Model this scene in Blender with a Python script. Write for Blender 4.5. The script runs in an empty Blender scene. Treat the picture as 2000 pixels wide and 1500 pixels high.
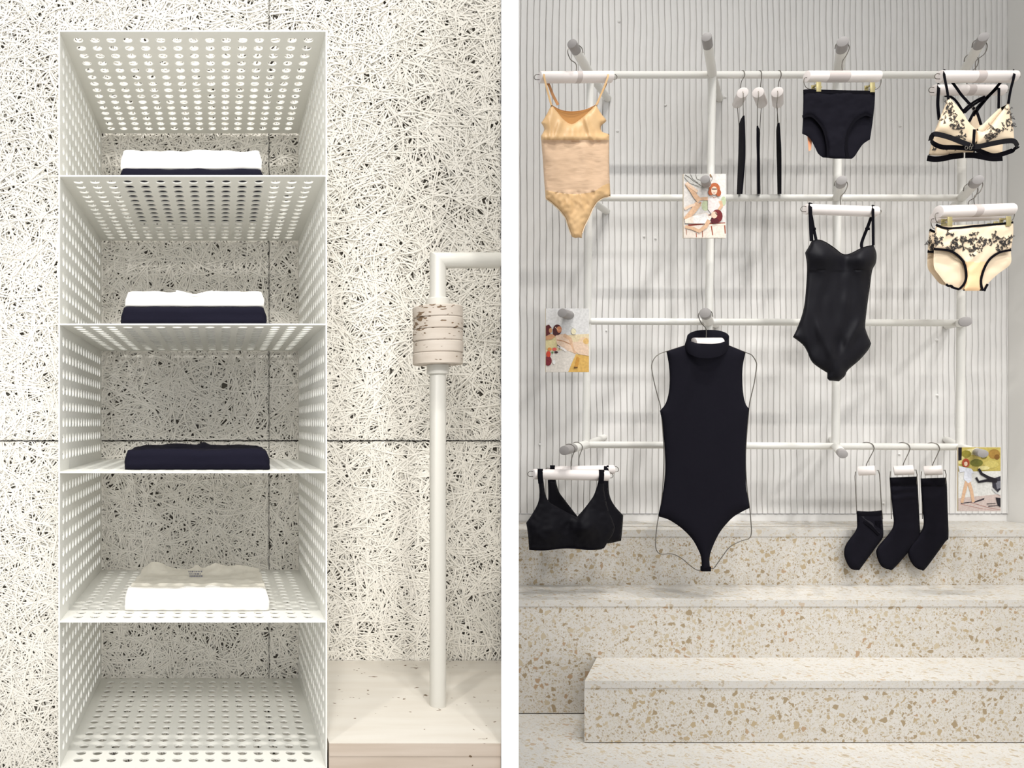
import bpy, bmesh, math, random
import numpy as np
from mathutils import Vector, Matrix, noise
from mathutils.geometry import delaunay_2d_cdt
from mathutils.kdtree import KDTree

random.seed(7); rng = np.random.default_rng(7)
F, VX, VY, H = 1503.0, 431.0, 828.0, 0.952      # focal length in pixels, principal point, camera height
scene = bpy.context.scene
COL = scene.collection
PI = math.pi

def P(x, y, d):
    """point of the place seen at pixel (x, y) when it stands d metres deep"""
    return Vector(((x - VX) * d / F, d, H - (y - VY) * d / F))
def px(v):
    return VX + v[0] * F / v[1], VY - (v[2] - H) * F / v[1]

# ------------------------------------------------------------------ materials
def lin(c):
    return tuple(((v / 255) / 12.92 if v / 255 <= .04045 else ((v / 255 + .055) / 1.055) ** 2.4) for v in c) + (1,)

def base_mat(name):
    m = bpy.data.materials.new(name); m.use_nodes = True
    nt = m.node_tree
    return m, nt, nt.nodes['Principled BSDF'], nt.nodes, nt.links

def mat(name, col, rough=.5, metal=0, sheen=0, spec=.5, bump=None, alpha=1, vary=None):
    m, nt, b, N, L = base_mat(name)
    b.inputs['Base Color'].default_value = lin(col)
    b.inputs['Roughness'].default_value = rough
    b.inputs['Metallic'].default_value = metal
    b.inputs['Specular IOR Level'].default_value = spec
    if sheen:
        b.inputs['Sheen Weight'].default_value = sheen; b.inputs['Sheen Roughness'].default_value = .4
    b.inputs['Alpha'].default_value = alpha
    if bump or vary:
        g = N.new('ShaderNodeNewGeometry')
    if vary:
        n = N.new('ShaderNodeTexNoise'); n.inputs['Scale'].default_value = vary[0]; n.inputs['Detail'].default_value = 4
        L.new(g.outputs['Position'], n.inputs['Vector'])
        mx = N.new('ShaderNodeMix'); mx.data_type = 'RGBA'
        mx.inputs['A'].default_value = lin(col); mx.inputs['B'].default_value = lin(vary[1])
        L.new(n.outputs['Fac'], mx.inputs['Factor']); L.new(mx.outputs['Result'], b.inputs['Base Color'])
    if bump:
        kind, sc, st = bump[:3]
        mp = N.new('ShaderNodeMapping'); mp.inputs['Scale'].default_value = bump[3] if len(bump) > 3 else (1, 1, 1)
        L.new(g.outputs['Position'], mp.inputs['Vector'])
        t = N.new('ShaderNodeTexNoise'); t.inputs['Scale'].default_value = sc; t.inputs['Detail'].default_value = 3
        L.new(mp.outputs['Vector'], t.inputs['Vector'])
        bp = N.new('ShaderNodeBump'); bp.inputs['Strength'].default_value = st; bp.inputs['Distance'].default_value = .002
        L.new(t.outputs['Fac'], bp.inputs['Height']); L.new(bp.outputs['Normal'], b.inputs['Normal'])
    return m

def terrazzo(name, base, sc=46, amount=.5, pale=0.0):
    m, nt, b, N, L = base_mat(name)
    g = N.new('ShaderNodeNewGeometry')
    nz = N.new('ShaderNodeTexNoise'); nz.inputs['Scale'].default_value = 60; L.new(g.outputs['Position'], nz.inputs['Vector'])
    ad = N.new('ShaderNodeVectorMath'); ad.operation = 'MULTIPLY_ADD'
    L.new(nz.outputs['Color'], ad.inputs[0]); ad.inputs[1].default_value = (.012, .012, .012); L.new(g.outputs['Position'], ad.inputs[2])
    cur = None
    bc = N.new('ShaderNodeTexNoise'); bc.inputs['Scale'].default_value = 9; bc.inputs['Detail'].default_value = 5
    L.new(g.outputs['Position'], bc.inputs['Vector'])
    mx0 = N.new('ShaderNodeMix'); mx0.data_type = 'RGBA'; mx0.inputs['A'].default_value = lin(base)
    mx0.inputs['B'].default_value = lin(tuple(v - 16 for v in base)); L.new(bc.outputs['Fac'], mx0.inputs['Factor'])
    cur = mx0.outputs['Result']
    for s, am, edge, cols in ((sc * 4.4, amount + .12, .08, ((180, 172, 156), (188, 181, 168), (168, 157, 139), (194, 189, 180))),
                              (sc * 2.1, amount + .05, .10, ((174, 162, 141), (184, 174, 157), (158, 143, 120), (190, 183, 170))),
                              (sc, amount * .8, .15, ((168, 151, 122), (150, 133, 106), (178, 165, 142), (164, 140, 113)))):
        v = N.new('ShaderNodeTexVoronoi'); v.inputs['Scale'].default_value = s; L.new(ad.outputs[0], v.inputs['Vector'])
        e = N.new('ShaderNodeTexVoronoi'); e.feature = 'DISTANCE_TO_EDGE'; e.inputs['Scale'].default_value = s; L.new(ad.outputs[0], e.inputs['Vector'])
        sx = N.new('ShaderNodeSeparateColor'); L.new(v.outputs['Color'], sx.inputs['Color'])
        t1 = N.new('ShaderNodeMath'); t1.operation = 'LESS_THAN'; L.new(sx.outputs['Red'], t1.inputs[0]); t1.inputs[1].default_value = am
        wd = N.new('ShaderNodeMath'); wd.operation = 'MULTIPLY_ADD'; L.new(sx.outputs['Blue'], wd.inputs[0]); wd.inputs[1].default_value = .12; wd.inputs[2].default_value = edge
        t2 = N.new('ShaderNodeMath'); t2.operation = 'GREATER_THAN'; L.new(e.outputs['Distance'], t2.inputs[0]); L.new(wd.outputs[0], t2.inputs[1])
        mu = N.new('ShaderNodeMath'); mu.operation = 'MULTIPLY'; L.new(t1.outputs[0], mu.inputs[0]); L.new(t2.outputs[0], mu.inputs[1])
        r = N.new('ShaderNodeValToRGB'); r.color_ramp.interpolation = 'CONSTANT'
        el = r.color_ramp.elements; cols = [tuple(a + (b_ - a) * pale for a, b_ in zip(c_, base)) for c_ in cols]
        el[0].position = 0; el[0].color = lin(cols[0]); el[1].position = .3; el[1].color = lin(cols[1])
        q = el.new(.6); q.color = lin(cols[2]); q = el.new(.86); q.color = lin(cols[3])
        L.new(sx.outputs['Green'], r.inputs['Fac'])
        mx = N.new('ShaderNodeMix'); mx.data_type = 'RGBA'
        L.new(mu.outputs[0], mx.inputs['Factor']); L.new(cur, mx.inputs['A']); L.new(r.outputs['Color'], mx.inputs['B'])
        cur = mx.outputs['Result']
    L.new(cur, b.inputs['Base Color'])
    b.inputs['Roughness'].default_value = .55; b.inputs['Specular IOR Level'].default_value = .3
    return m

def travertine(name, base, dark, pits=(16, 16, 60), thr=.13):
    m, nt, b, N, L = base_mat(name)
    g = N.new('ShaderNodeNewGeometry')
    mp = N.new('ShaderNodeMapping'); mp.inputs['Scale'].default_value = (5, 30, 60); L.new(g.outputs['Position'], mp.inputs['Vector'])
    n = N.new('ShaderNodeTexNoise'); n.inputs['Scale'].default_value = 1; n.inputs['Detail'].default_value = 6; L.new(mp.outputs['Vector'], n.inputs['Vector'])
    mx = N.new('ShaderNodeMix'); mx.data_type = 'RGBA'; mx.inputs['A'].default_value = lin(base); mx.inputs['B'].default_value = lin(dark)
    rr = N.new('ShaderNodeMapRange'); rr.inputs['From Min'].default_value = .35; rr.inputs['From Max'].default_value = .75
    L.new(n.outputs['Fac'], rr.inputs['Value']); L.new(rr.outputs['Result'], mx.inputs['Factor'])
    mp2 = N.new('ShaderNodeMapping'); mp2.inputs['Scale'].default_value = pits; L.new(g.outputs['Position'], mp2.inputs['Vector'])
    n2 = N.new('ShaderNodeTexNoise'); n2.inputs['Scale'].default_value = 1.6; n2.inputs['Detail'].default_value = 2
    L.new(mp2.outputs['Vector'], n2.inputs['Vector'])
    ad = N.new('ShaderNodeVectorMath'); ad.operation = 'MULTIPLY_ADD'
    L.new(n2.outputs['Color'], ad.inputs[0]); ad.inputs[1].default_value = (1.2, 1.2, 1.2); L.new(mp2.outputs['Vector'], ad.inputs[2])
    v = N.new('ShaderNodeTexVoronoi'); v.inputs['Scale'].default_value = 1.7; L.new(ad.outputs[0], v.inputs['Vector'])
    n3 = N.new('ShaderNodeTexNoise'); n3.inputs['Scale'].default_value = 11; n3.inputs['Detail'].default_value = 2; L.new(g.outputs['Position'], n3.inputs['Vector'])
    r3 = N.new('ShaderNodeMapRange'); r3.inputs['From Min'].default_value = .42; r3.inputs['From Max'].default_value = .7; r3.inputs['To Min'].default_value = .0; r3.inputs['To Max'].default_value = thr * 2
    L.new(n3.outputs['Fac'], r3.inputs['Value'])
    lt = N.new('ShaderNodeMath'); lt.operation = 'LESS_THAN'; L.new(v.outputs['Distance'], lt.inputs[0]); L.new(r3.outputs['Result'], lt.inputs[1])
    m2 = N.new('ShaderNodeMix'); m2.data_type = 'RGBA'; m2.inputs['B'].default_value = lin((112, 92, 72))
    L.new(lt.outputs[0], m2.inputs['Factor']); L.new(mx.outputs['Result'], m2.inputs['A']); L.new(m2.outputs['Result'], b.inputs['Base Color'])
    inv = N.new('ShaderNodeMath'); inv.operation = 'SUBTRACT'; inv.inputs[0].default_value = 1; L.new(lt.outputs[0], inv.inputs[1])
    bp = N.new('ShaderNodeBump'); bp.inputs['Strength'].default_value = .6; bp.inputs['Distance'].default_value = .002
    L.new(inv.outputs[0], bp.inputs['Height']); L.new(bp.outputs['Normal'], b.inputs['Normal'])
    b.inputs['Roughness'].default_value = .6; b.inputs['Specular IOR Level'].default_value = .3
    return m

def knit(name, col, col2, sc=(30, 30, 700)):
    m, nt, b, N, L = base_mat(name)
    g = N.new('ShaderNodeNewGeometry')
    mp = N.new('ShaderNodeMapping'); mp.inputs['Scale'].default_value = sc; L.new(g.outputs['Position'], mp.inputs['Vector'])
    n = N.new('ShaderNodeTexNoise'); n.inputs['Scale'].default_value = 1; n.inputs['Detail'].default_value = 2; L.new(mp.outputs['Vector'], n.inputs['Vector'])
    mx = N.new('ShaderNodeMix'); mx.data_type = 'RGBA'; mx.inputs['A'].default_value = lin(col); mx.inputs['B'].default_value = lin(col2)
    L.new(n.outputs['Fac'], mx.inputs['Factor']); L.new(mx.outputs['Result'], b.inputs['Base Color'])
    bp = N.new('ShaderNodeBump'); bp.inputs['Strength'].default_value = .35; bp.inputs['Distance'].default_value = .002
    L.new(n.outputs['Fac'], bp.inputs['Height']); L.new(bp.outputs['Normal'], b.inputs['Normal'])
    b.inputs['Roughness'].default_value = .7
    return m

def printed(name, g=.74):
    m, nt, b, N, L = base_mat(name)
    a = N.new('ShaderNodeVertexColor'); a.layer_name = 'ink'
    ge = N.new('ShaderNodeNewGeometry'); n = N.new('ShaderNodeTexNoise'); n.inputs['Scale'].default_value = 160; n.inputs['Detail'].default_value = 3
    L.new(ge.outputs['Position'], n.inputs['Vector'])
    r = N.new('ShaderNodeMapRange'); r.inputs['To Min'].default_value = g - .22; r.inputs['To Max'].default_value = g + .22
    L.new(n.outputs['Fac'], r.inputs['Value'])
    vm = N.new('ShaderNodeVectorMath'); vm.operation = 'SCALE'; L.new(a.outputs['Color'], vm.inputs[0]); L.new(r.outputs['Result'], vm.inputs['Scale'])
    L.new(vm.outputs[0], b.inputs['Base Color']); b.inputs['Roughness'].default_value = .4; b.inputs['Specular IOR Level'].default_value = .25
    return m

M = dict(
    strand=mat('wood_wool', (244, 240, 231), .9, spec=.1, vary=(70, (236, 231, 221))),
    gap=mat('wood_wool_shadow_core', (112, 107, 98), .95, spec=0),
    joint=mat('panel_joint', (52, 48, 42), .95, spec=0),
    sheet=mat('powder_coated_white_steel', (226, 225, 218), .45, spec=.35),
    pipe=mat('white_painted_tube', (216, 214, 208), .38, spec=.4),
    pipe2=mat('cream_white_tube', (206, 203, 195), .38, spec=.4),
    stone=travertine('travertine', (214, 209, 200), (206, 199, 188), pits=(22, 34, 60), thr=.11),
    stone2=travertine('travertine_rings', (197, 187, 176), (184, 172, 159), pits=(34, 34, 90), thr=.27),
    stone3=travertine('travertine_front_shaded', (198, 184, 170), (180, 164, 148), pits=(24, 24, 40), thr=.12),  # same stone, darkened in colour for the shade on the ledge's vertical faces
    plaster=mat('combed_white_plaster', (222, 220, 217), .75, spec=.2, vary=(14, (213, 211, 208)), bump=('n', 120, .25, (1, 1, .15))),
    smooth=mat('smooth_grey_white_plaster', (218, 216, 212), .8, spec=.2, vary=(3, (212, 210, 206))),
    white=mat('gutter_white', (252, 252, 252), .8, spec=.1),
    ter=terrazzo('terrazzo', (202, 198, 192), 54),
    tread=terrazzo('terrazzo_tread', (196, 194, 190), 54, .46, .3),
    nose=terrazzo('terrazzo_nosing', (198, 195, 190), 54, .34, .4),
    grey=mat('grey_cap', (140, 136, 134), .5),
    bar=mat('hanger_white', (222, 214, 210), .35, spec=.4),
    band=mat('hanger_band', (190, 180, 176), .35),
    wire=mat('wire_steel', (98, 93, 86), .35, metal=.6),
    clip=mat('brass_clip', (178, 166, 120), .35, metal=.6),
    black=mat('black_jersey', (19, 18, 25), .85, spec=.06, bump=('n', 900, .12)),
    black2=mat('black_satin', (12, 11, 17), .58, spec=.14),
    black3=mat('black_microfibre', (9, 8, 14), .6, spec=.1),
    blackt=mat('black_trim', (9, 8, 14), .7, spec=.05),
    navy=mat('navy_cotton', (22, 21, 33), .85, spec=.08, bump=('n', 700, .15)),
    cotton=mat('white_cotton', (246, 243, 238), .85, spec=.15, bump=('n', 700, .1)),
    sheer=mat('sheer_nylon', (226, 221, 208), .5, spec=.4, alpha=.72),
    gold=mat('champagne_satin', (218, 184, 138), .46, spec=.4, vary=(16, (198, 158, 108))),
    goldk=knit('champagne_knit', (212, 182, 152), (200, 166, 134)),
    goldin=mat('gold_lining_shaded', (190, 138, 72), .45, vary=(20, (172, 118, 58))),  # shade of the neckline fold put into a darker gold
    golds=mat('bronze_strap', (176, 122, 72), .4),
    cream=mat('cream_mesh', (226, 207, 180), .6, sheen=.03, vary=(12, (216, 194, 164))),
    peach=mat('peach_gusset', (234, 196, 150), .55),
    ink=mat('embroidery_thread', (34, 30, 30), .7),
    tag=mat('peach_liner', (226, 152, 112), .6),
    label=mat('grey_print', (96, 96, 104), .7),
    board=mat('card_edge', (196, 182, 156), .7),
    printm=printed('photo_print'),
    mesh_insert=mat('charcoal_mesh_insert', (38, 37, 42), .85, spec=.1),
)

# ------------------------------------------------------------------ mesh building
ORIGIN = {}
class MB:
    def __init__(s): s.v = []; s.f = []; s.c = []
    def add(s, v, f, c=0):
        o = len(s.v); s.v += [tuple(p) for p in v]; s.f += [tuple(i + o for i in q) for q in f]; s.c += [c] * len(f)
        return s
    def build(s, name, m, parent=None, sharp=40, cols=None, smooth=True, label=None):
        o0 = ORIGIN.get(parent.name, Vector()) if parent else Vector()
        me = bpy.data.meshes.new(name)
        me.from_pydata([(a - o0.x, b - o0.y, c - o0.z) for a, b, c in s.v], [], s.f)
        ms = m if isinstance(m, (list, tuple)) else [m]
        for k in ms: me.materials.append(k)
        if cols:
            at = me.color_attributes.new('ink', 'FLOAT_COLOR', 'CORNER')
            buf = np.ones(len(me.loops) * 4, dtype=np.float32)
            for p in me.polygons:
                c = lin(cols[s.c[p.index]])
                for li in p.loop_indices: buf[li * 4:li * 4 + 4] = c
            at.data.foreach_set('color', buf)
        elif len(ms) > 1:
            me.polygons.foreach_set('material_index', s.c)
        bm = bmesh.new(); bm.from_mesh(me)
        if smooth:
            for f in bm.faces: f.smooth = True
            lim = math.radians(sharp)
            for e in bm.edges:
                if len(e.link_faces) == 2 and e.calc_face_angle(0) > lim: e.smooth = False
        bm.to_mesh(me); bm.free(); me.update()
        ob = bpy.data.objects.new(name, me); COL.objects.link(ob)
        if parent:
            ob.parent = parent; ORIGIN[ob.name] = o0
        else:
            ORIGIN[ob.name] = Vector()
        if label: ob['label'] = label
        return ob

def thing(name, label, cat, loc, group=None):
    o = bpy.data.objects.new(name, None); COL.objects.link(o); o.empty_display_size = .05
    o.location = loc; ORIGIN[o.name] = Vector(loc)
    o['label'] = label; o['category'] = cat
    if group: o['group'] = group
    return o
def tag(o, label, cat, group=None):
    o['label'] = label; o['category'] = cat
    if group: o['group'] = group
    return o
def struct(o): o['kind'] = 'structure'; return o

def box(mb, x0, x1, y0, y1, z0, z1, c=0, bev=0):
    if not bev:
        v = [(x, y, z) for x in (x0, x1) for y in (y0, y1) for z in (z0, z1)]
        mb.add(v, [(0, 1, 3, 2), (4, 6, 7, 5), (0, 4, 5, 1), (2, 3, 7, 6), (0, 2, 6, 4), (1, 5, 7, 3)], c)
        return mb
    bm = bmesh.new(); bmesh.ops.create_cube(bm, size=1)
    for v in bm.verts: v.co = Vector(((x0 + x1) / 2 + v.co.x * (x1 - x0), (y0 + y1) / 2 + v.co.y * (y1 - y0), (z0 + z1) / 2 + v.co.z * (z1 - z0)))
    bmesh.ops.bevel(bm, geom=bm.edges[:], offset=bev, segments=2, affect='EDGES', profile=.5)
    bm.verts.index_update()
    mb.add([v.co[:] for v in bm.verts], [[v.index for v in f.verts] for f in bm.faces], c); bm.free()
    return mb

def prism(mb, poly, z0, z1, c=0):
    n = len(poly)
    v = [(x, y, z0) for x, y in poly] + [(x, y, z1) for x, y in poly]
    f = [tuple(range(n - 1, -1, -1)), tuple(range(n, 2 * n))] + [(i, (i + 1) % n, n + (i + 1) % n, n + i) for i in range(n)]
    return mb.add(v, f, c)

def frame_for(t, up=None):
    t = t.normalized()
    a = Vector((0, 0, 1)) if abs(t.z) < .9 else Vector((1, 0, 0))
    if up is not None: a = up
    u = a.cross(t).normalized(); return u, t.cross(u).normalized()

def tube(mb, pts, r, n=10, cap=True, c=0, bev=0):
    pts = [Vector(p) for p in pts]
    if bev and len(pts) == 2:
        t = (pts[1] - pts[0]).normalized()
        rr = [r - bev, r - bev * .3, r, r, r - bev * .3, r - bev]
        pts = [pts[0], pts[0] + t * bev * .3, pts[0] + t * bev, pts[1] - t * bev, pts[1] - t * bev * .3, pts[1]]
    else:
        rr = r if isinstance(r, (list, tuple)) else [r] * len(pts)
    k = len(pts); vs = []; u = None
    for i, p in enumerate(pts):
        t = (pts[min(i + 1, k - 1)] - pts[max(i - 1, 0)]).normalized()
        if u is None: u, w = frame_for(t)
        else:
            u = (u - t * u.dot(t)).normalized(); w = t.cross(u)
        for j in range(n):
            a = 2 * PI * j / n; vs.append(p + (u * math.cos(a) + w * math.sin(a)) * rr[i])
    f = [(i * n + j, i * n + (j + 1) % n, (i + 1) * n + (j + 1) % n, (i + 1) * n + j) for i in range(k - 1) for j in range(n)]
    if cap: f += [tuple(range(n - 1, -1, -1)), tuple(range((k - 1) * n, k * n))]
    return mb.add(vs, f, c)

def catmull(pts, n=6, closed=False):
    pts = [Vector(p) for p in pts]; out = []; k = len(pts)
    for i in range(k if closed else k - 1):
        g = (lambda q: pts[q % k]) if closed else (lambda q: pts[min(max(q, 0), k - 1)])
        a, b, c, d = g(i - 1), g(i), g(i + 1), g(i + 2)
        for j in range(n):
            t = j / n
            out.append(.5 * (2 * b + (c - a) * t + (2 * a - 5 * b + 4 * c - d) * t * t + (3 * b - a - 3 * c + d) * t ** 3))
    if not closed: out.append(pts[-1])
    return out

def lathe(mb, prof, c, n=40, cl=0):
    """prof: (r, z) from bottom to top around vertical axis through c; closed top and bottom"""
    k = len(prof); vs = [(c[0] + r * math.cos(2 * PI * j / n), c[1] + r * math.sin(2 * PI * j / n), z) for r, z in prof for j in range(n)]
    f = [(i * n + j, i * n + (j + 1) % n, (i + 1) * n + (j + 1) % n, (i + 1) * n + j) for i in range(k - 1) for j in range(n)]
    f += [tuple(range(n - 1, -1, -1)), tuple(range((k - 1) * n, k * n))]
    return mb.add(vs, f, cl)

def ribbon(mb, pts, w, th=.0016, c=0, face=None):
    """pts: (px, py, d) ; w: width in pixels, strip lies facing the room"""
    Q = [P(*p) for p in catmull(pts, 6)]
    k = len(Q); vs = []
    ws = w if isinstance(w, (list, tuple)) else [w, w]
    for i, q in enumerate(Q):
        t = (Q[min(i + 1, k - 1)] - Q[max(i - 1, 0)]).normalized()
        nrm = face or Vector((0, -1, 0))
        if face is None and abs(t.y) > .72: nrm = Vector((0, 0, 1))
        s = t.cross(nrm)
        s = s.normalized() if s.length > 1e-6 else Vector((1, 0, 0))
        if i and s.dot(prev) < 0: s = -s
        prev = s
        nn = s.cross(t).normalized()
        hw = (ws[0] + (ws[1] - ws[0]) * i / (k - 1)) * q.y / F / 2
        for a, b in ((-1, -1), (1, -1), (1, 1), (-1, 1)): vs.append(q + s * hw * a + nn * th / 2 * b)
    f = [(i * 4 + j, i * 4 + (j + 1) % 4, i * 4 + 4 + (j + 1) % 4, i * 4 + 4 + j) for i in range(k - 1) for j in range(4)]
    f += [(3, 2, 1, 0), tuple(4 * (k - 1) + j for j in range(4))]
    return mb.add(vs, f, c)

def outline(pts, n=5):
    """smooth closed outline; a third element 1 marks a corner"""
    k = len(pts); out = []
    for i in range(k):
        def g(q): return Vector(pts[q % k][:2])
        b, c = g(i), g(i + 1)
        a = b - (c - b) * .0 if len(pts[i]) > 2 else g(i - 1)
        d = c if len(pts[(i + 1) % k]) > 2 else g(i + 2)
        if len(pts[i]) > 2: a = b
        L = (c - b).length; m = max(1, min(n * 3, int(L / 3.5)))
        for j in range(m):
            t = j / m
            out.append(.5 * (2 * b + (c - a) * t + (2 * a - 5 * b + 4 * c - d) * t * t + (3 * b - a - 3 * c + d) * t ** 3))
    return out

def pip(poly, q):
    x, y = q[:, 0], q[:, 1]; ins = np.zeros(len(q), bool); n = len(poly); j = n - 1
    for i in range(n):
        xi, yi = poly[i]; xj, yj = poly[j]
        cnd = ((yi > y) != (yj > y)) & (x < (xj - xi) * (y - yi) / (yj - yi + 1e-12) + xi)
        ins ^= cnd; j = i
    return ins
def pdist(poly, q):
    best = np.full(len(q), 1e9); n = len(poly)
    for i in range(n):
        a = poly[i]; b = poly[(i + 1) % n]; ab = b - a; L2 = (ab ** 2).sum() + 1e-12
        t = np.clip(((q - a) @ ab) / L2, 0, 1); dd = np.hypot(*(q - (a + t[:, None] * ab)).T); best = np.minimum(best, dd)
    return best

class Cloth:
    """a piece of fabric: outline in pixels, hung d metres deep, filled out in front (bulge) and behind (back)"""
    def __init__(s, pts, d, bulge=.01, back=.004, R=18, step=5, wr=None, dz=None, th=None, lines=()):
        ol = outline(pts); poly = np.array([tuple(p) for p in ol])
        lo, hi = poly.min(0), poly.max(0)
        gx = np.arange(lo[0], hi[0], step); gy = np.arange(lo[1], hi[1], step * .87)
        q = np.array([(x + (step / 2 if j % 2 else 0), y) for j, y in enumerate(gy) for x in gx])
        q = q[pip(poly, q)]
        if len(q): q = q[pdist(poly, q) > step * .45]
        allp = [Vector(p) for p in poly]; nb = len(poly)
        ed = [(i, (i + 1) % nb) for i in range(nb)]
        for ln in lines:                       # seams: rows of points the triangles must follow
            lp_ = np.array([(x, ln(x)) for x in np.arange(lo[0] - 4, hi[0] + 4, step * .7)])
            ins_ = pip(poly, lp_)
            if len(q): q = q[np.abs(q[:, 1] - np.array([ln(x) for x in q[:, 0]])) > step * .4]
            for i in range(len(lp_) - 1):
                if ins_[i] or ins_[i + 1]:
                    k0 = len(allp); allp += [Vector(lp_[i]), Vector(lp_[i + 1])]; ed.append((k0, k0 + 1))
        allp += [Vector(p) for p in q]
        res = delaunay_2d_cdt(allp, ed, [], 0, 1e-4)
        V = np.array([tuple(p) for p in res[0]]); T = [tuple(t) for t in res[2]]
        cen = np.array([V[list(t)].mean(0) for t in T]); ok = pip(poly, cen)
        T = [t for t, o in zip(T, ok) if o]
        T = [t if np.cross(V[t[1]] - V[t[0]], V[t[2]] - V[t[0]]) > 0 else t[::-1] for t in T]
        D = pdist(poly, V); t = np.clip(D / R, 0, 1); h = np.sqrt(np.maximum(0, 1 - (1 - t) ** 2))
        w = np.array([wr(x, y) for x, y in V]) if wr else np.zeros(len(V))
        fade = np.clip(D / 5, 0, 1)
        dd = np.array([dz(x, y) for x, y in V]) if dz else np.zeros(len(V))
        s.V, s.T = V, T
        s.front = d + dd - bulge * h - w * fade
        s.backd = d + dd + back * h if th is None else s.front + th
        if th is not None: pass
        s.bound = D < 1e-4
        s.th = th
        s.kd = KDTree(len(V))
        for i, p in enumerate(V): s.kd.insert((p[0], p[1], 0), i)
        s.kd.balance()
    def depth(s, x, y):
        r = s.kd.find_n((x, y, 0), 3); ws = [1 / (q[2] + .01) for q in r]
        return sum(s.front[q[1]] * w for q, w in zip(r, ws)) / sum(ws)
    def build(s, name, m, parent, keep=None, label=None):
        mb = MB(); n = len(s.V)
        T = s.T if keep is None else [t for t in s.T if keep(*(s.V[list(t)].mean(0)))]
        v = [P(x, y, s.front[i]) for i, (x, y) in enumerate(s.V)]
        share = s.th is None
        bk = {}
        f = [t for t in T]
        for i in range(n):
            if share and s.bound[i]: bk[i] = i
            else: bk[i] = len(v); v.append(P(s.V[i][0], s.V[i][1], s.backd[i]))
        f += [tuple(bk[i] for i in t[::-1]) for t in T]
        ec = {}
        for t in T:
            for a, b in ((t[0], t[1]), (t[1], t[2]), (t[2], t[0])): ec[(a, b)] = 1
        for a, b in ec:
            if (b, a) not in ec and not (share and s.bound[a] and s.bound[b]):
                q = [b, a, bk[a], bk[b]]; q2 = []
                for i in q:
                    if i not in q2: q2.append(i)
                if len(q2) > 2: f.append(tuple(q2))
        used = sorted({i for q in f for i in q}); rm = {i: k for k, i in enumerate(used)}
        mb.add([v[i] for i in used], [tuple(rm[i] for i in q) for q in f])
        return mb.build(name, m, parent, sharp=75, label=label)

def Z(x0, y0, s):
    return lambda pts: [((p[0] / s + x0), (p[1] / s + y0)) + tuple(p[2:]) for p in pts]
def zp(x0, y0, s): return lambda x, y: (x / s + x0, y / s + y0)
def gauss(x, y, cx, cy, sx, sy=None, rot=0):
    sy = sy or sx; ca, sa = math.cos(rot), math.sin(rot)
    u = (x - cx) * ca + (y - cy) * sa; w = -(x - cx) * sa + (y - cy) * ca
    return math.exp(-(u / sx) ** 2 - (w / sy) ** 2)
def nz(x, y, s, seed=0): return noise.noise((x / s, y / s, seed))

# ------------------------------------------------------------------ left bay: wood-wool wall, shelf, ledge, stand
W = .45
D0 = W * F / 525.0                       # front of the shelf
DW = D0 / .74                            # face of the wood-wool wall
XL = (114 - VX) * D0 / F; XR = XL + W
zy = lambda y, d: H - (y - VY) * d / F

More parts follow.
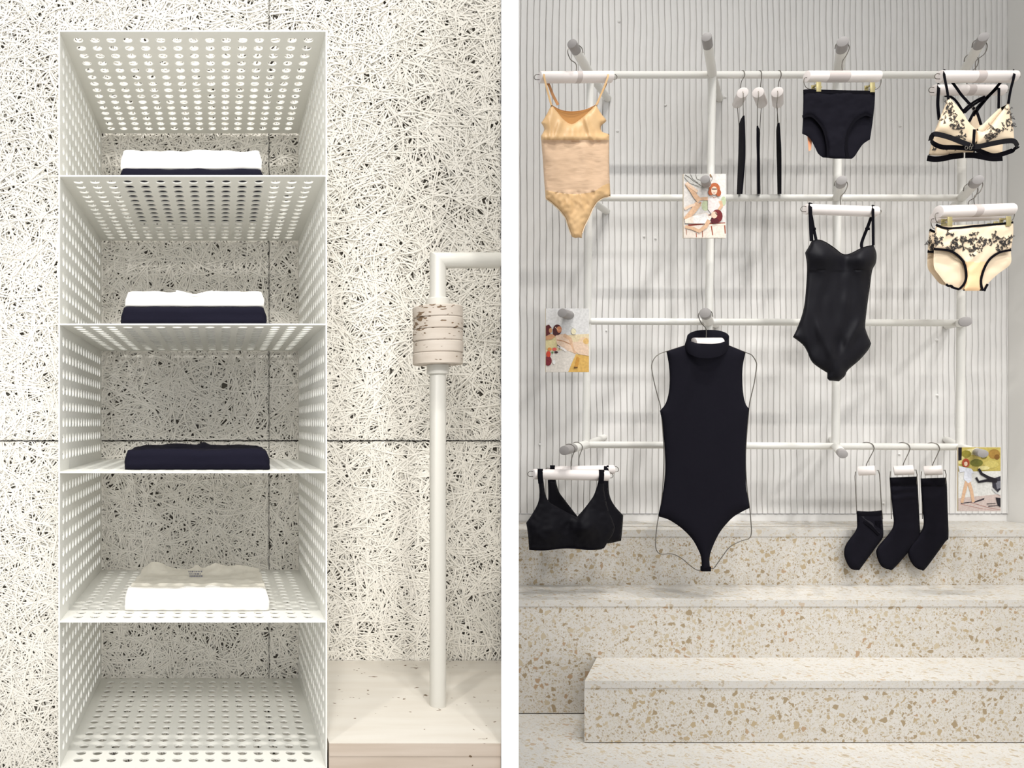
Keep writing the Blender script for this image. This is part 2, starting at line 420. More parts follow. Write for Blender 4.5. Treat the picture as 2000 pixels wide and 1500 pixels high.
def woodwool():
    x0, x1 = -1.1, (979 - VX) * DW / F; z0, z1 = 0, 4.6
    mb = MB()
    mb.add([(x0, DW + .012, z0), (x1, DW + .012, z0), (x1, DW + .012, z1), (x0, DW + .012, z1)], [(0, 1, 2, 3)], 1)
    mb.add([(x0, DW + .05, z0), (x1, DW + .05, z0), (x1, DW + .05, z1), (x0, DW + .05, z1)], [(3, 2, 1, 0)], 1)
    zj = zy(861, DW); xj = (525.5 - VX) * DW / F
    # dark joints between the boards
    mb.add([(x0, DW + .0055, zj - .002), (x1, DW + .0055, zj - .002), (x1, DW + .0055, zj + .002), (x0, DW + .0055, zj + .002)], [(0, 1, 2, 3)], 2)
    mb.add([(xj - .0010, DW + .0054, z0), (xj + .0010, DW + .0054, z0), (xj + .0010, DW + .0054, z1), (xj - .0010, DW + .0054, z1)], [(0, 1, 2, 3)], 2)
    zb = zy(1560, DW); zt = H + 1.3
    panels = [(x0, xj - .0004, zb, zj - .0010), (xj + .0004, x1, zb, zj - .0010), (x0, xj - .0004, zj + .0010, zt), (xj + .0004, x1, zj + .0010, zt)]
    K = 11
    for (a, b, c, e) in panels:
        area = (b - a) * (e - c); N = int(area * 10300)
        N = int(N * (b - a + .08) * (e - c + .08) / area)
        cx = rng.uniform(a - .04, b + .04, N); cz = rng.uniform(c - .04, e + .04, N)
        Ls = rng.uniform(.05, .155, N); th = rng.uniform(0, PI, N)
        th += .9 * np.array([noise.noise((x * 9, z * 9, 1.5)) for x, z in zip(cx, cz)])
        cv = rng.normal(0, 5.5, N); wd = rng.uniform(.0018, .0036, N) * .5; deep = (np.arange(N) < N * .28) * .0042
        t = np.linspace(-.5, .5, K)[None, :]
        ang = th[:, None] + cv[:, None] * t * Ls[:, None] * 2
        step = Ls[:, None] / (K - 1)
        dx = np.cos(ang) * step; dz = np.sin(ang) * step
        X = cx[:, None] + np.cumsum(dx, 1) - dx.sum(1, keepdims=True) / 2
        Zz = cz[:, None] + np.cumsum(dz, 1) - dz.sum(1, keepdims=True) / 2
        nxv, nzv = -np.sin(ang), np.cos(ang)
        Y = DW + .0045 - rng.uniform(0, 1, N)[:, None] ** 1.3 * .0040 + rng.normal(0, .0008, N)[:, None] * t * 2 + deep[:, None]
        V = []
        for s, dy in ((-1, .0004), (0, -.0002), (1, .0004)):
            V.append(np.stack([np.clip(X + nxv * wd[:, None] * s, a, b), Y + dy, np.clip(Zz + nzv * wd[:, None] * s, c, e)], -1))
        V = np.stack(V, 2).reshape(-1, 3)            # N,K,3
        base = (np.arange(N)[:, None] * K + np.arange(K - 1)[None, :]).ravel() * 3
        fs = []
        for s in (0, 1):
            fs.append(np.stack([base + s, base + s + 1, base + s + 4, base + s + 3], -1))
        fs = np.concatenate(fs)
        o = len(mb.v); mb.v += list(map(tuple, V.tolist())); mb.f += list(map(tuple, (fs + o).tolist())); mb.c += [0] * len(fs)
    # normals must face the room
    w = mb.build('wall_left', [M['strand'], M['gap'], M['joint']], sharp=180)
    return struct(w)
woodwool()

def perforated(mb, org, U, Vv, Nn, nu, nv, us, vs, r, th):
    """sheet spanned by U (length us[-1]) and Vv, holes at the given grid; org corner, Nn unit thickness direction"""
    n = 16
    lenu, lenv, pu, pv, mu, mv = us[0], vs[0], us[1], vs[1], us[2], vs[2]
    def pt(u, v, w): return org + U * u + Vv * v + Nn * (w * th)
    def quad(u0, u1, v0, v1):
        for w in (0, 1):
            q = [pt(u0, v0, w), pt(u1, v0, w), pt(u1, v1, w), pt(u0, v1, w)]
            mb.add(q, [(0, 1, 2, 3) if w else (3, 2, 1, 0)])
    u0 = mu - pu / 2; u1 = mu + pu * (nu - .5); v0 = mv - pv / 2; v1 = mv + pv * (nv - .5)
    quad(0, lenu, 0, v0); quad(0, lenu, v1, lenv); quad(0, u0, v0, v1); quad(u1, lenu, v0, v1)
    for e in ((pt(0, 0, 0), pt(lenu, 0, 0), pt(lenu, 0, 1), pt(0, 0, 1)), (pt(lenu, 0, 0), pt(lenu, lenv, 0), pt(lenu, lenv, 1), pt(lenu, 0, 1)),
              (pt(lenu, lenv, 0), pt(0, lenv, 0), pt(0, lenv, 1), pt(lenu, lenv, 1)), (pt(0, lenv, 0), pt(0, 0, 0), pt(0, 0, 1), pt(0, lenv, 1))):
        mb.add(e, [(0, 1, 2, 3)])
    ci = []; sq = []
    for j in range(n):
        a = 2 * PI * j / n; c, s = math.cos(a), math.sin(a); m = max(abs(c), abs(s))
        ci.append((c * r, s * r)); sq.append((c / m * pu / 2, s / m * pv / 2))
    for i in range(nu):
        for k in range(nv):
            cu, cv = mu + pu * i, mv + pv * k
            v = [pt(cu + a, cv + b, w) for w in (0, 1) for ring in (sq, ci) for a, b in ring]
            f = []
            for j in range(n):
                q = (j + 1) % n
                f += [(j, n + j, n + q, q), (2 * n + j, 2 * n + q, 3 * n + q, 3 * n + j), (n + j, 3 * n + j, 3 * n + q, n + q)]
            mb.add(v, f)

SY = [59, 342, 632, 921, 1213, 1499]
SZ = [zy(y, D0) for y in SY]
TH = .0026; pitch = W / 16
X = Vector((1, 0, 0)); Y = Vector((0, 1, 0)); Zv = Vector((0, 0, 1))
shelf = thing('perforated_shelf_unit', 'tall white perforated steel shelf tower against the wood-wool wall', 'shelf', ((XL + XR) / 2, D0 + W / 2, 0))
depth = DW - D0 - .001
for k, z in enumerate(SZ):
    mb = MB()
    perforated(mb, Vector((XL + TH, D0, z - TH)), X, Y, Zv, 15, 15, (W - 2 * TH, pitch, W / 2 - TH - 7 * pitch), (depth, pitch, depth / 2 - 7 * pitch), pitch * .30, TH)
    mb.build('shelf_panel', M['sheet'], shelf, sharp=30)
for xs in (XL, XR - TH):
    mb = MB()
    for k in range(5):
        zt, zb = SZ[k], SZ[k + 1]
        perforated(mb, Vector((xs, D0, zb)), Y, Zv, X, 15, 8, (depth, pitch, depth / 2 - 7 * pitch), (zt - zb, pitch * .98, (zt - zb) / 2 - 3.5 * pitch * .98), pitch * .30, TH)
    box(mb, xs, xs + TH, D0, D0 + depth, 0, SZ[5])
    mb.build('side_panel', M['sheet'], shelf, sharp=30)

# stone ledge
zl = zy(1290, DW); DL = (H - zl) * F / (1452 - VY)
def px_x(p, d): return (p - VX) * d / F
ledge = thing('travertine_ledge', 'pale travertine ledge beside the perforated shelf, carrying the white pipe', 'ledge', (px_x(800, 1.5), 1.5, 0))
lp = [(XR + .0035, DL), (px_x(979, DL) - .0005, DL), (px_x(979, DW) - .0005, DW - .001), (XR + .0035, DW - .001)]
m = MB(); v = [(x, y, zl - .0214) for x, y in lp] + [(x, y, zl) for x, y in lp]
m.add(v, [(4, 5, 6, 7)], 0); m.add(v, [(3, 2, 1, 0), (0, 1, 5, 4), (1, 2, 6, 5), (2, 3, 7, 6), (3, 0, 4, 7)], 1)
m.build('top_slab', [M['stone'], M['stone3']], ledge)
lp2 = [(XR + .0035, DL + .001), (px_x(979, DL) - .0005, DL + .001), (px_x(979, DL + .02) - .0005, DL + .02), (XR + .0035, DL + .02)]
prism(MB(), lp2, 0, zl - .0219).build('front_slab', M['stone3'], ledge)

# pipe stand
dp = (H - zl) * F / (1378 - VY)
pr = 15.6 * dp / F; pc = P(855, 1378, dp); zt = zy(508.5, dp)
stand = thing('pipe_stand', 'white mitred pipe rising from the travertine ledge through a stack of stone rings', 'pipe', (pc.x, dp, zl))
mb = MB(); n = 28
rings = []
xe = px_x(979, dp) - .004
for z in (zl,): rings.append([(pc.x + pr * math.cos(2 * PI * j / n), dp + pr * math.sin(2 * PI * j / n), z) for j in range(n)])
rings.append([(pc.x + pr * math.cos(2 * PI * j / n), dp + pr * math.sin(2 * PI * j / n), zt - pr * math.cos(2 * PI * j / n) * -1) for j in range(n)])
# second leg runs to the right; its ring matches the mitre
c45 = [(pc.x + pr * math.cos(2 * PI * j / n), dp + pr * math.sin(2 * PI * j / n), zt - pr * math.cos(2 * PI * j / n)) for j in range(n)]
rings[1] = c45
rings.append([(xe, dp + pr * math.sin(2 * PI * j / n), zt - pr * math.cos(2 * PI * j / n)) for j in range(n)])
vs = [p for r in rings for p in r]
f = [(i * n + j, i * n + (j + 1) % n, (i + 1) * n + (j + 1) % n, (i + 1) * n + j) for i in range(2) for j in range(n)]
f += [tuple(range(n - 1, -1, -1)), tuple(range(2 * n, 3 * n))]
mb.add(vs, f).build('pipe', M['pipe2'], stand, sharp=30)
sc_ = dp / F
for (ya, yb, r) in ((583, 599, 22.5), (712, 731, 21)):
    lathe(MB(), [(r * sc_ - .0012, zy(yb, dp)), (r * sc_, zy(yb, dp) + .0012), (r * sc_, zy(ya, dp) - .0012), (r * sc_ - .0012, zy(ya, dp))], (pc.x, dp)).build('collar', M['pipe2'], stand, sharp=30)
for k in range(5):
    ya = 600 + k * 22.6; yb = ya + 22.2; r = 47.2 * sc_; b = .0016
    lathe(MB(), [(r - b, zy(yb, dp)), (r, zy(yb, dp) + b), (r, zy(ya, dp) - b), (r - b, zy(ya, dp))], (pc.x + (.0006 if k % 2 else -.0004), dp), n=56).build('stone_ring', M['stone2'], stand, sharp=35)

# folded clothes on the shelves
def folded(name, label, cat, m, x0, x1, z0, z1, d0, d1, seed=0, dip=None, slope=0, roll=.012, group='folded clothes in the perforated shelf', sag=.0, neck=False):
    """a folded garment lying on a shelf: rounded front fold, soft top, layered sides"""
    nx, ny, nn = 46, 22, 10
    hh = z1 - z0; r = min(roll, hh * .48)
    prof = []                             # profile in (d, z) round the section
    for i in range(nn + 1):
        a = -PI / 2 - PI * i / nn
        prof.append((d0 + r + r * math.cos(a), (z0 + r if a > -PI else z1 - r) + r * math.sin(a)))
    prof = [(d0 + r * .8 - r * .8 * math.sin(PI * i / nn) ** .55, z0 + hh * (.5 - .5 * math.cos(PI * i / nn))) for i in range(nn + 1)]
    top = [(d0 + r * .8 + (d1 - d0 - r * 1.3) * i / ny, z1 - slope * i / ny) for i in range(1, ny + 1)]
    back = [(d1, z1 - slope - hh * .3), (d1, z0 + hh * .3), (d1 - r * .5, z0)]
    sec = prof + top + back
    vs = []; k = len(sec); mb = MB()
    for i in range(nx + 1):
        u = i / nx; x = x0 + (x1 - x0) * u
        e = min(u, 1 - u); ed = min(1, e / .035); shrink = (1 - (1 - ed) ** 2) ** .5
        for j, (d, z) in enumerate(sec):
            zc = z0 + hh * .5
            zz = z0 + (z - z0) * (.55 + .45 * shrink) if z > z0 + 1e-6 else z0
            y = d + (1 - shrink) * .006 * (1 if d < (d0 + d1) / 2 else -1)
            amp = .0022 if z > z0 + .004 else 0
            zz += amp * noise.noise((x * 16, d * 12, seed)) + amp * .9 * noise.noise((x * 40, d * 40, seed + 3)) * (1 if z > zc else .3)
            zz -= sag * math.sin(PI * u) * ((z - z0) / hh)
            if dip and z > zc: zz -= dip[1] * math.exp(-((u - dip[0]) / .09) ** 2) * (1 if d < d0 + .03 else .3)
            y += .0016 * noise.noise((x * 12, z * 60, seed + 9))
            # crease of the fold running along the front
            y += .0022 * math.exp(-((z - (z0 + hh * .52)) / (hh * .1)) ** 2) if d < d0 + r and hh > .03 else 0
            vs.append((x + .0016 * noise.noise((z * 70, d * 30, seed + 5)), y, max(zz, z0)))
    f = [(i * k + j, i * k + (j + 1) % k, (i + 1) * k + (j + 1) % k, (i + 1) * k + j) for i in range(nx) for j in range(k)]
    f = [q[::-1] for q in f]
    f += [tuple(range(k)), tuple(range(nx * k + k - 1, nx * k - 1, -1))]
    t = thing(name, label, cat, ((x0 + x1) / 2, (d0 + d1) / 2, z0), group)
    mb.add(vs, f).build('folded_body', m, t, sharp=60)
    return t

def fx(p, d): return (p - VX) * d / F
e = .0004
da = 1.318
t = folded('folded_shirt', 'thin black folded shirt under the white one, on the second shelf from the top', 'shirt', M['navy'], fx(233, da), fx(515, da), SZ[1] + e, zy(329, da), da, da + .27, 1, roll=.006)
t = folded('folded_shirt', 'white folded shirt on a thin black one, highest in the tower', 'shirt', M['cotton'], fx(235, da), fx(512, da), zy(329, da) + e, zy(291, da), da + .002, da + .268, 2, slope=.004)
MBn = MB(); tube(MBn, [(fx(300, da), da + .2, zy(291, da) - .002), (fx(380, da), da + .14, zy(291, da) - .0005), (fx(450, da), da + .2, zy(291, da) - .002)], .003, 8); MBn.build('collar', M['cotton'], t)
t = folded('folded_shirt', 'thick navy folded shirt under a white one, on the middle shelf at eye height', 'shirt', M['navy'], fx(235, da), fx(521, da), SZ[2] + e, zy(598, da), da, da + .27, 3, roll=.014)
t = folded('folded_shirt', 'white folded shirt with a dipped neckline, lying on the thick navy one', 'shirt', M['cotton'], fx(243, da), fx(516, da), zy(598, da) + e, zy(567, da), da + .003, da + .265, 4, dip=(.5, .005), slope=.006)
mb = MB(); tube(mb, [P(*p) for p in catmull([(345, 569, da + .02), (362, 573, da + .008), (380, 577, da + .003), (398, 573, da + .008), (415, 570, da + .02)], 6)], .0022, 8); mb.build('collar', M['cotton'], t)
t = folded('folded_sweater', 'lone navy folded sweater with a rumpled neck, third compartment of the tower', 'sweater', M['navy'], fx(242, 1.325), fx(527, 1.325), SZ[3] + e, zy(878, 1.325), 1.325, 1.325 + .27, 5, roll=.015)
cb = Cloth([(275, 882), (300, 872), (340, 866), (384, 868), (392, 864), (402, 864), (410, 868), (450, 870), (500, 876), (515, 884), (400, 890)], 1.50, bulge=.10, back=.05, R=22, step=4)
cb.build('neck_folds', M['navy'], t)
d5 = .331 * F / (1196 - VY)
t = folded('folded_shirt', 'white folded shirt with a sheer top laid over it, lowest garment in the tower', 'shirt', M['cotton'], fx(243, d5), fx(526, d5), SZ[4] + e, zy(1150, d5), d5 - .002, d5 + .25, 6, slope=.018, roll=.014)
# sheer top: a wavy sheet lying over the white shirt
def sheer():
    x0, x1 = fx(254, d5), fx(519, d5); nx, ny = 60, 26; vs = []; ztop = zy(1150, d5)
    for i in range(nx + 1):
        for j in range(ny + 1):
            u, v = i / nx, j / ny
            d = d5 + .012 + v * .215
            x = x0 + (x1 - x0) * u * (1 - .0 * v) + .004 * noise.noise((v * 5, u * 3, 2))
            z = ztop - .018 * (d - d5) / .25 + .0045 + .0035 * (noise.noise((u * 7, v * 5, 4)) + .5 * noise.noise((u * 20, v * 14, 5)))
            ridge = max(0, v - .72) / .28
            z += ridge * (.014 * gauss(u, 0, .12, 0, .10, 1) + .010 * gauss(u, 0, .62, 0, .07, 1) + .008 * gauss(u, 0, .47, 0, .03, 1) + .009 * gauss(u, 0, .8, 0, .12, 1) + .004)
            z -= .010 * max(0, .08 - v) / .08
            vs.append((x, d, max(z, ztop - .018 * (d - d5) / .25 + .0016)))
    k = ny + 1
    f = [(i * k + j, (i + 1) * k + j, (i + 1) * k + j + 1, i * k + j + 1) for i in range(nx) for j in range(ny)]
    nv = len(vs); vs2 = vs + [(a, b, c - .0012) for a, b, c in vs]; f2 = f + [tuple(q + nv for q in g[::-1]) for g in f]
    bd = [i * k for i in range(nx + 1)] + [nx * k + j for j in range(1, k)] + [i * k + ny for i in range(nx - 1, -1, -1)] + [j for j in range(ny - 1, 0, -1)]
    f2 += [(bd[(q + 1) % len(bd)], bd[q], bd[q] + nv, bd[(q + 1) % len(bd)] + nv) for q in range(len(bd))]
    o = thing('sheer_top', 'pale sheer folded top resting on the lowest white shirt', 'top', ((x0 + x1) / 2, d5 + .12, ztop), 'folded clothes in the perforated shelf')
    MB().add(vs2, f2).build('sheer_body', M['sheer'], o, sharp=80)
    mb = MB(); zc = ztop - .010
    for row, yy in enumerate((1117, 1121.5, 1126)):
        p = 368 + row * 1.5
        while p < 393:
            w = random.uniform(1.2, 4.2)
            a, b = fx(p, 1.5), fx(p + w, 1.5)
            d = 1.5 - row * .010
            box(mb, a, b, d, d + .0045, zy(yy, d) - .0008, zy(yy, d) + .0014)
            p += w + 1.3
    mb.build('care_label_print', M['label'], o)
sheer()

# ------------------------------------------------------------------ white gutter between the two views built as a fin, floor
DF = 1.282
fin = MB(); prism(fin, [(px_x(979, DF), DF), (px_x(1013, DF), DF), (px_x(1011, 1.81), 1.81), (px_x(979, 1.81), 1.81)], 0, 4.6)
struct(fin.build('gutter_fin', M['white']))  # solid fin standing in for the white gutter between the two views
fl = MB(); box(fl, -1.1, 3.2, -1.6, 3.15, -.05, 0); struct(fl.build('floor', M['tread']))

cl_ = MB(); box(cl_, -1.1, 3.2, -1.6, 3.15, 4.6, 4.66); struct(cl_.build('ceiling', M['smooth']))

# ------------------------------------------------------------------ right bay: combed wall, side wall, terrazzo steps
DB = 3.003
def ribbed():
    xa, xb = .66, px_x(1968, DB); z0 = zy(1003, DB); z1 = 4.6
    g = [xa]; 
    while g[-1] < xb:
        fr = (g[-1] - xa) / (xb - xa); g.append(g[-1] + (.0252 - .0030 * fr) * random.uniform(.9, 1.1))
    g[-1] = xb; nr = 170; prof = [(0, .0120), (.055, .0010), (.11, -.0006), (.34, -.0013), (.52, -.0018), (.72, -.0012), (.89, -.0004), (.95, .0012)]
    mb = MB(); cols = []
    for k in range(len(g) - 1):
        for (t, dy) in prof: cols.append((k, t, dy))
    cols.append((len(g) - 1, 0, .0120)); nc = len(cols); vs = []
    sgn = [random.uniform(.7, 1.25) for _ in g]
    for j in range(nr + 1):
        z = z0 + (z1 - z0) * j / nr
        def gx(k): return g[k] + (0 if k in (0, len(g) - 1) else .0045 * noise.noise((g[k] * 2.2, z * 2.5, 3)) + .0028 * noise.noise((g[k] * 9, z * 7, 8)) + .0010 * noise.noise((g[k] * 70, z * 11, 4)))
        G = [gx(k) for k in range(len(g))]
        for (k, t, dy) in cols:
            x = G[k] if t == 0 else G[k] + (G[k + 1] - G[k]) * t
            y = DB + dy * sgn[k] * (1 + .45 * noise.noise((g[k] * 40, z * 5, 6))) + .0013 * noise.noise((x * 30, z * 9, 2)) + .0008 * noise.noise((x * 60, z * 40, 2))
            vs.append((x, y, z))
    f = [(j * nc + i, j * nc + i + 1, (j + 1) * nc + i + 1, (j + 1) * nc + i) for j in range(nr) for i in range(nc - 1)]
    mb.add(vs, f)
    # small blobs and nail heads in the plaster
    for (x, y) in ((1209, 42), (1206, 256), (1300, 205), (1416, 190), (1758, 246), (1829, 664), (1830, 772), (1184, 646), (1258, 462), (1280, 466), (1054, 868), (1725, 983), (1756, 887)):
        c = P(x, y, DB - .002); r = random.uniform(.004, .007)
        lv = [(c.x + r * math.cos(a) * s, c.y - (.006 if s < .5 else 0), c.z + r * math.sin(a) * s) for s in (1, .45) for a in [2 * PI * q / 8 for q in range(8)]]
        mb.add(lv, [(q, (q + 1) % 8, 8 + (q + 1) % 8, 8 + q) for q in range(8)] + [tuple(range(8, 16))])
    mb.add([(xa, DB + .02, z0), (xb, DB + .02, z0), (xb, DB + .02, z1), (xa, DB + .02, z1)], [(3, 2, 1, 0)])
    o = struct(mb.build('wall_back', M['plaster'], sharp=32))
    return o
ribbed()
mb = MB(); box(mb, .66, px_x(1968, DB), DB + .003, DB + .03, 0, zy(1004.5, DB)); struct(mb.build('baseboard_back', M['plaster']))
mb = MB(); xr = px_x(1968, DB); box(mb, xr + .0005, xr + .06, 1.2, DB + .03, 0, 4.6); struct(mb.build('wall_right', M['smooth']))

d_low = H * F / (1452 - VY); d_mid = H * F / (1395 - VY)
z_mid = zy(1172, d_mid); d_top = (H - z_mid) * F / (1143 - VY); z_top = zy(1035, d_top); z_low = zy(1330, d_low)
steps = thing('terrazzo_steps', 'three wide terrazzo display steps under the combed white wall', 'steps', (2.0, 2.7, 0))
xl = .66
def step(poly, z0, z1, nose):
    """riser block, then the tread slab with its plain nosing strip"""
    pr2 = [(x, y + (.002 if i < 2 else 0)) for i, (x, y) in enumerate(poly)]
    prism(MB(), pr2, z0 + (.0032 if z0 == 0 else 0), z1 - nose - .0006).build('riser', M['ter'], steps)
    m = MB(); n = len(poly)
    v = [(x, y, z1 - nose) for x, y in poly] + [(x, y, z1) for x, y in poly]
    m.add(v, [tuple(range(n - 1, -1, -1))] , 1); m.add(v, [tuple(range(n, 2 * n))], 0); m.add(v, [(i, (i + 1) % n, n + (i + 1) % n, n + i) for i in range(n)], 1)
    m.build('tread', [M['tread'], M['nose']], steps)
step([(xl, d_top), (xr - .001, d_top), (xr - .001, DB + .002), (xl, DB + .002)], 0, z_top, .0245)
step([(xl, d_mid), (xr - .001, d_mid), (xr - .001, d_top + .001), (xl, d_top + .001)], 0, z_mid, .0215)
step([(px_x(1142, d_low), d_low), (xr - .001, d_low), (xr - .001, d_mid + .001), (px_x(1166, d_mid), d_mid + .001)], 0, z_low, .0215)

# ------------------------------------------------------------------ tube frame with pegs
DR = 2.735; rr = .0122
rack = thing('display_rail_frame', 'white tube grid with grey tipped pegs standing off the combed wall', 'rail', P(1510, 869, DR))
RY = lambda row, x: {0: 146.3, 1: 386.5, 2: 627.5 + (x - 1150) / 728 * 3.5, 3: 868.5 + (x - 1150) / 728 * 4.5}[row]
PX = lambda col, y: {0: 1153 - (y - 146) * .012, 1: 1391.5 - (y - 146) * .015, 2: 1637 - (y - 146) * .007, 3: 1879 - (y - 146) * .005}[col]
for row in range(4):
    a, b = PX(0, RY(row, 1150)), PX(3, RY(row, 1878))
    tube(MB(), [P(a, RY(row, a), DR), P(b, RY(row, b), DR)], rr, 16).build('rail', M['pipe'], rack)
for col in range(4):
    tube(MB(), [P(PX(col, 146), 146.3, DR), P(PX(col, 869), RY(3, PX(col, 869)), DR)], rr * .99, 16).build('post', M['pipe'], rack)
# stand-offs to the wall
for col, row in ((0, 0), (1, 0), (2, 0), (3, 0), (0, 1), (3, 1), (1, 2), (3, 2), (0, 3), (2, 3), (3, 3)):
    x, y = PX(col, RY(row, PX(col, 146))), RY(row, PX(col, 146)); r = .085
    q = (x + (1560 - x) * r, y + (700 - y) * r)
    m = MB(); tube(m, [P(x, y, DR), P(q[0], q[1], DB - .002)], rr * .98, 14)
    m.build('stand_off', M['pipe'], rack)
PEGS = {}
def peg(key, col, row, tip, rad=.0138, dt=2.44, capd=2.505):
    x, y = PX(col, RY(row, PX(col, 146))), RY(row, PX(col, 146))
    a, b = P(x, y, DR), P(tip[0], tip[1], dt)
    t = (capd - DR) / (dt - DR); c = a.lerp(b, t)
    o = tube(MB(), [a, c], rad, 18).build('peg', M['pipe'], rack)
    tube(MB(), [c, b], rad * 1.01, 18, bev=.001).build('peg_cap', M['grey'], o, label='grey peg cap')
    PEGS[key] = (a, b, rad)
def on_peg(key, d):
    a, b, r = PEGS[key]; q = a.lerp(b, (d - DR) / (b.y - DR)); return px(q), r * F / d
peg('A1', 0, 0, (1117, 85)); peg('B1', 1, 0, (1380, 72)); peg('C1', 2, 0, (1646, 81), .0155); peg('D1', 3, 0, (1921, 72))
peg('B2', 1, 1, (1377, 350), .013); peg('C2', 2, 1, (1644, 352)); peg('D2', 3, 1, (1911, 351), .0142)
peg('A3', 0, 2, (1098, 611), .0140, capd=2.52); peg('B3', 1, 2, (1377, 611), .0158); peg('D3', 3, 2, (1886, 628), .0155)
peg('A4', 0, 3, (1102, 880), .0150, capd=2.55); peg('C4', 2, 3, (1646, 887), .0132); peg('D4', 3, 3, (1920, 886), .0128, capd=2.5)

# ------------------------------------------------------------------ hangers
def hook_pts(base, top, R, side, d, d1=None, tilt=0):
    """question-mark hook: from the bar up, out to one side, over the peg (top = where it rests), down the other side"""
    cx, cy = top[0], top[1] + R
    pts = [(base[0], base[1], d), (base[0], base[1] - (base[1] - cy) * .42, d), (cx + side * R * .62, cy + R * .95, d - tilt * .6)]
    for a in (0, 35, 70, 90, 115, 150, 185):
        a = math.radians(a); pts.append((cx + side * R * math.cos(a), cy - R * math.sin(a), d - tilt * math.cos(a)))
    return [P(*p) for p in catmull(pts, 5)]
def bar_hanger(name, label, ends, rpx, d, peg_key, base, side, R=14, band=None, loops=True, clips=None, dd=(0, 0), group='white cylinder hangers', top=None, tilt=0, hookd=None):
    (x0, y0), (x1, y1) = ends
    a, b = P(x0, y0, d + dd[0]), P(x1, y1, d + dd[1])
    t = thing(name, label, 'hanger', (a + b) / 2, group)
    r = rpx * d / F
    tube(MB(), [a, b], r, 28, bev=.0015).build('bar', M['bar'], t)
    if band:
        u0, u1 = (band[0] - x0) / (x1 - x0), (band[1] - x0) / (x1 - x0)
        tube(MB(), [a.lerp(b, u0), a.lerp(b, u1)], r + .0004, 28).build('band', M['band'], t)
    if peg_key:
        (cx, cy), pr_ = on_peg(peg_key, d)
        top = (cx, cy - pr_ - 1.1)
        if top[1] + R > base[1] - 6: R = (base[1] - 6 - top[1])
    tube(MB(), hook_pts(base, top, R, side, hookd or d, tilt=tilt), .0013, 8).build('hook', M['wire'], t)
    if loops:
        for s, (xx, yy), e in ((-1, ends[0], dd[0]), (1, ends[1], dd[1])):
            q = [(xx - s * 1, yy - 5, d + e), (xx + s * 6, yy - 5.5, d + e - .002), (xx + s * 10, yy - 1, d + e - .004), (xx + s * 8, yy + 4, d + e - .004), (xx - s * .5, yy + 4.5, d + e)]
            tube(MB(), [P(*p) for p in catmull(q, 5)], .0011, 8).build('end_loop', M['wire'], t)
    if clips:
        for s, (cxp, cyp), (xx, yy), e in ((-1, clips[0], ends[0], dd[0]), (1, clips[1], ends[1], dd[1])):
            q = [(xx - s * 1, yy + 2, d + e), (xx + s * 4, yy + 3, d + e - .003), (xx + s * 5.5, yy + 10, d + e - .006), (xx + s * 2, yy + 20, d + e - .008), (xx - s * 6, cyp + 1, d + e - .008), (cxp, cyp, d + e - .008)]
            tube(MB(), [P(*p) for p in catmull(q, 5)], .0011, 8).build('wire_arm', M['wire'], t)
            m = MB(); c = P(cxp, cyp, d + e - .008); w = 4.6 * d / F; hh = 9.5 * d / F
            box(m, c.x - w, c.x + w, c.y - .0135, c.y - .0115, c.z - hh, c.z + hh, bev=.0006)
            box(m, c.x - w * .8, c.x + w * .8, c.y + .0095, c.y + .0115, c.z - hh * .8, c.z + hh, bev=.0006)
            box(m, c.x - w * .5, c.x + w * .5, c.y - .012, c.y + .010, c.z + hh * .5, c.z + hh * .75)
            box(m, c.x + w * .9, c.x + w * 1.5, c.y - .0125, c.y - .009, c.z - hh * .1, c.z + hh * .1)
            m.build('clip', M['clip'], t)
    return t
def over_bar(mb, x, ybar, d_bar, rpx, front, back, w, th=.0014):
    """strap: up from the garment front, over the bar and down behind it"""
    rm = rpx * d_bar / F + .001
    pts = list(front) + [(x, ybar, d_bar - rm), (x, ybar - rpx * .75, d_bar - rm * .72), (x, ybar - rpx - 1, d_bar), (x, ybar - rpx * .75, d_bar + rm * .72), (x, ybar + 2, d_bar + rm)] + list(back)
    ribbon(mb, pts, w, th)

# ---- beige camisole bodysuit
bar_hanger('strap_hanger', 'white cylinder hanger holding the beige camisole bodysuit, top left peg', ((1053.5, 151), (1195, 150.5)), 11, 2.49, 'A1', (1125, 142), -1, band=(1124, 1134), R=15)
T = Z(1030, 180, 5.0)
pts = T([(235, 125, 1), (290, 190), (350, 262), (430, 312), (510, 268), (590, 200), (672, 122, 1), (705, 185), (745, 240), (772, 280), (722, 330), (730, 385), (800, 410, 1), (800, 470), (800, 700), (806, 900), (812, 1018, 1),
         (740, 1035), (680, 1075), (640, 1140), (600, 1230), (560, 1310), (536, 1380), (533, 1425, 1), (500, 1419), (470, 1425), (440, 1415), (425, 1390, 1), (395, 1300), (370, 1225), (310, 1150), (240, 1085),
         (178, 1040, 1), (176, 1000), (165, 880), (150, 650), (135, 470), (132, 430, 1), (165, 360), (135, 300, 1), (180, 230)])
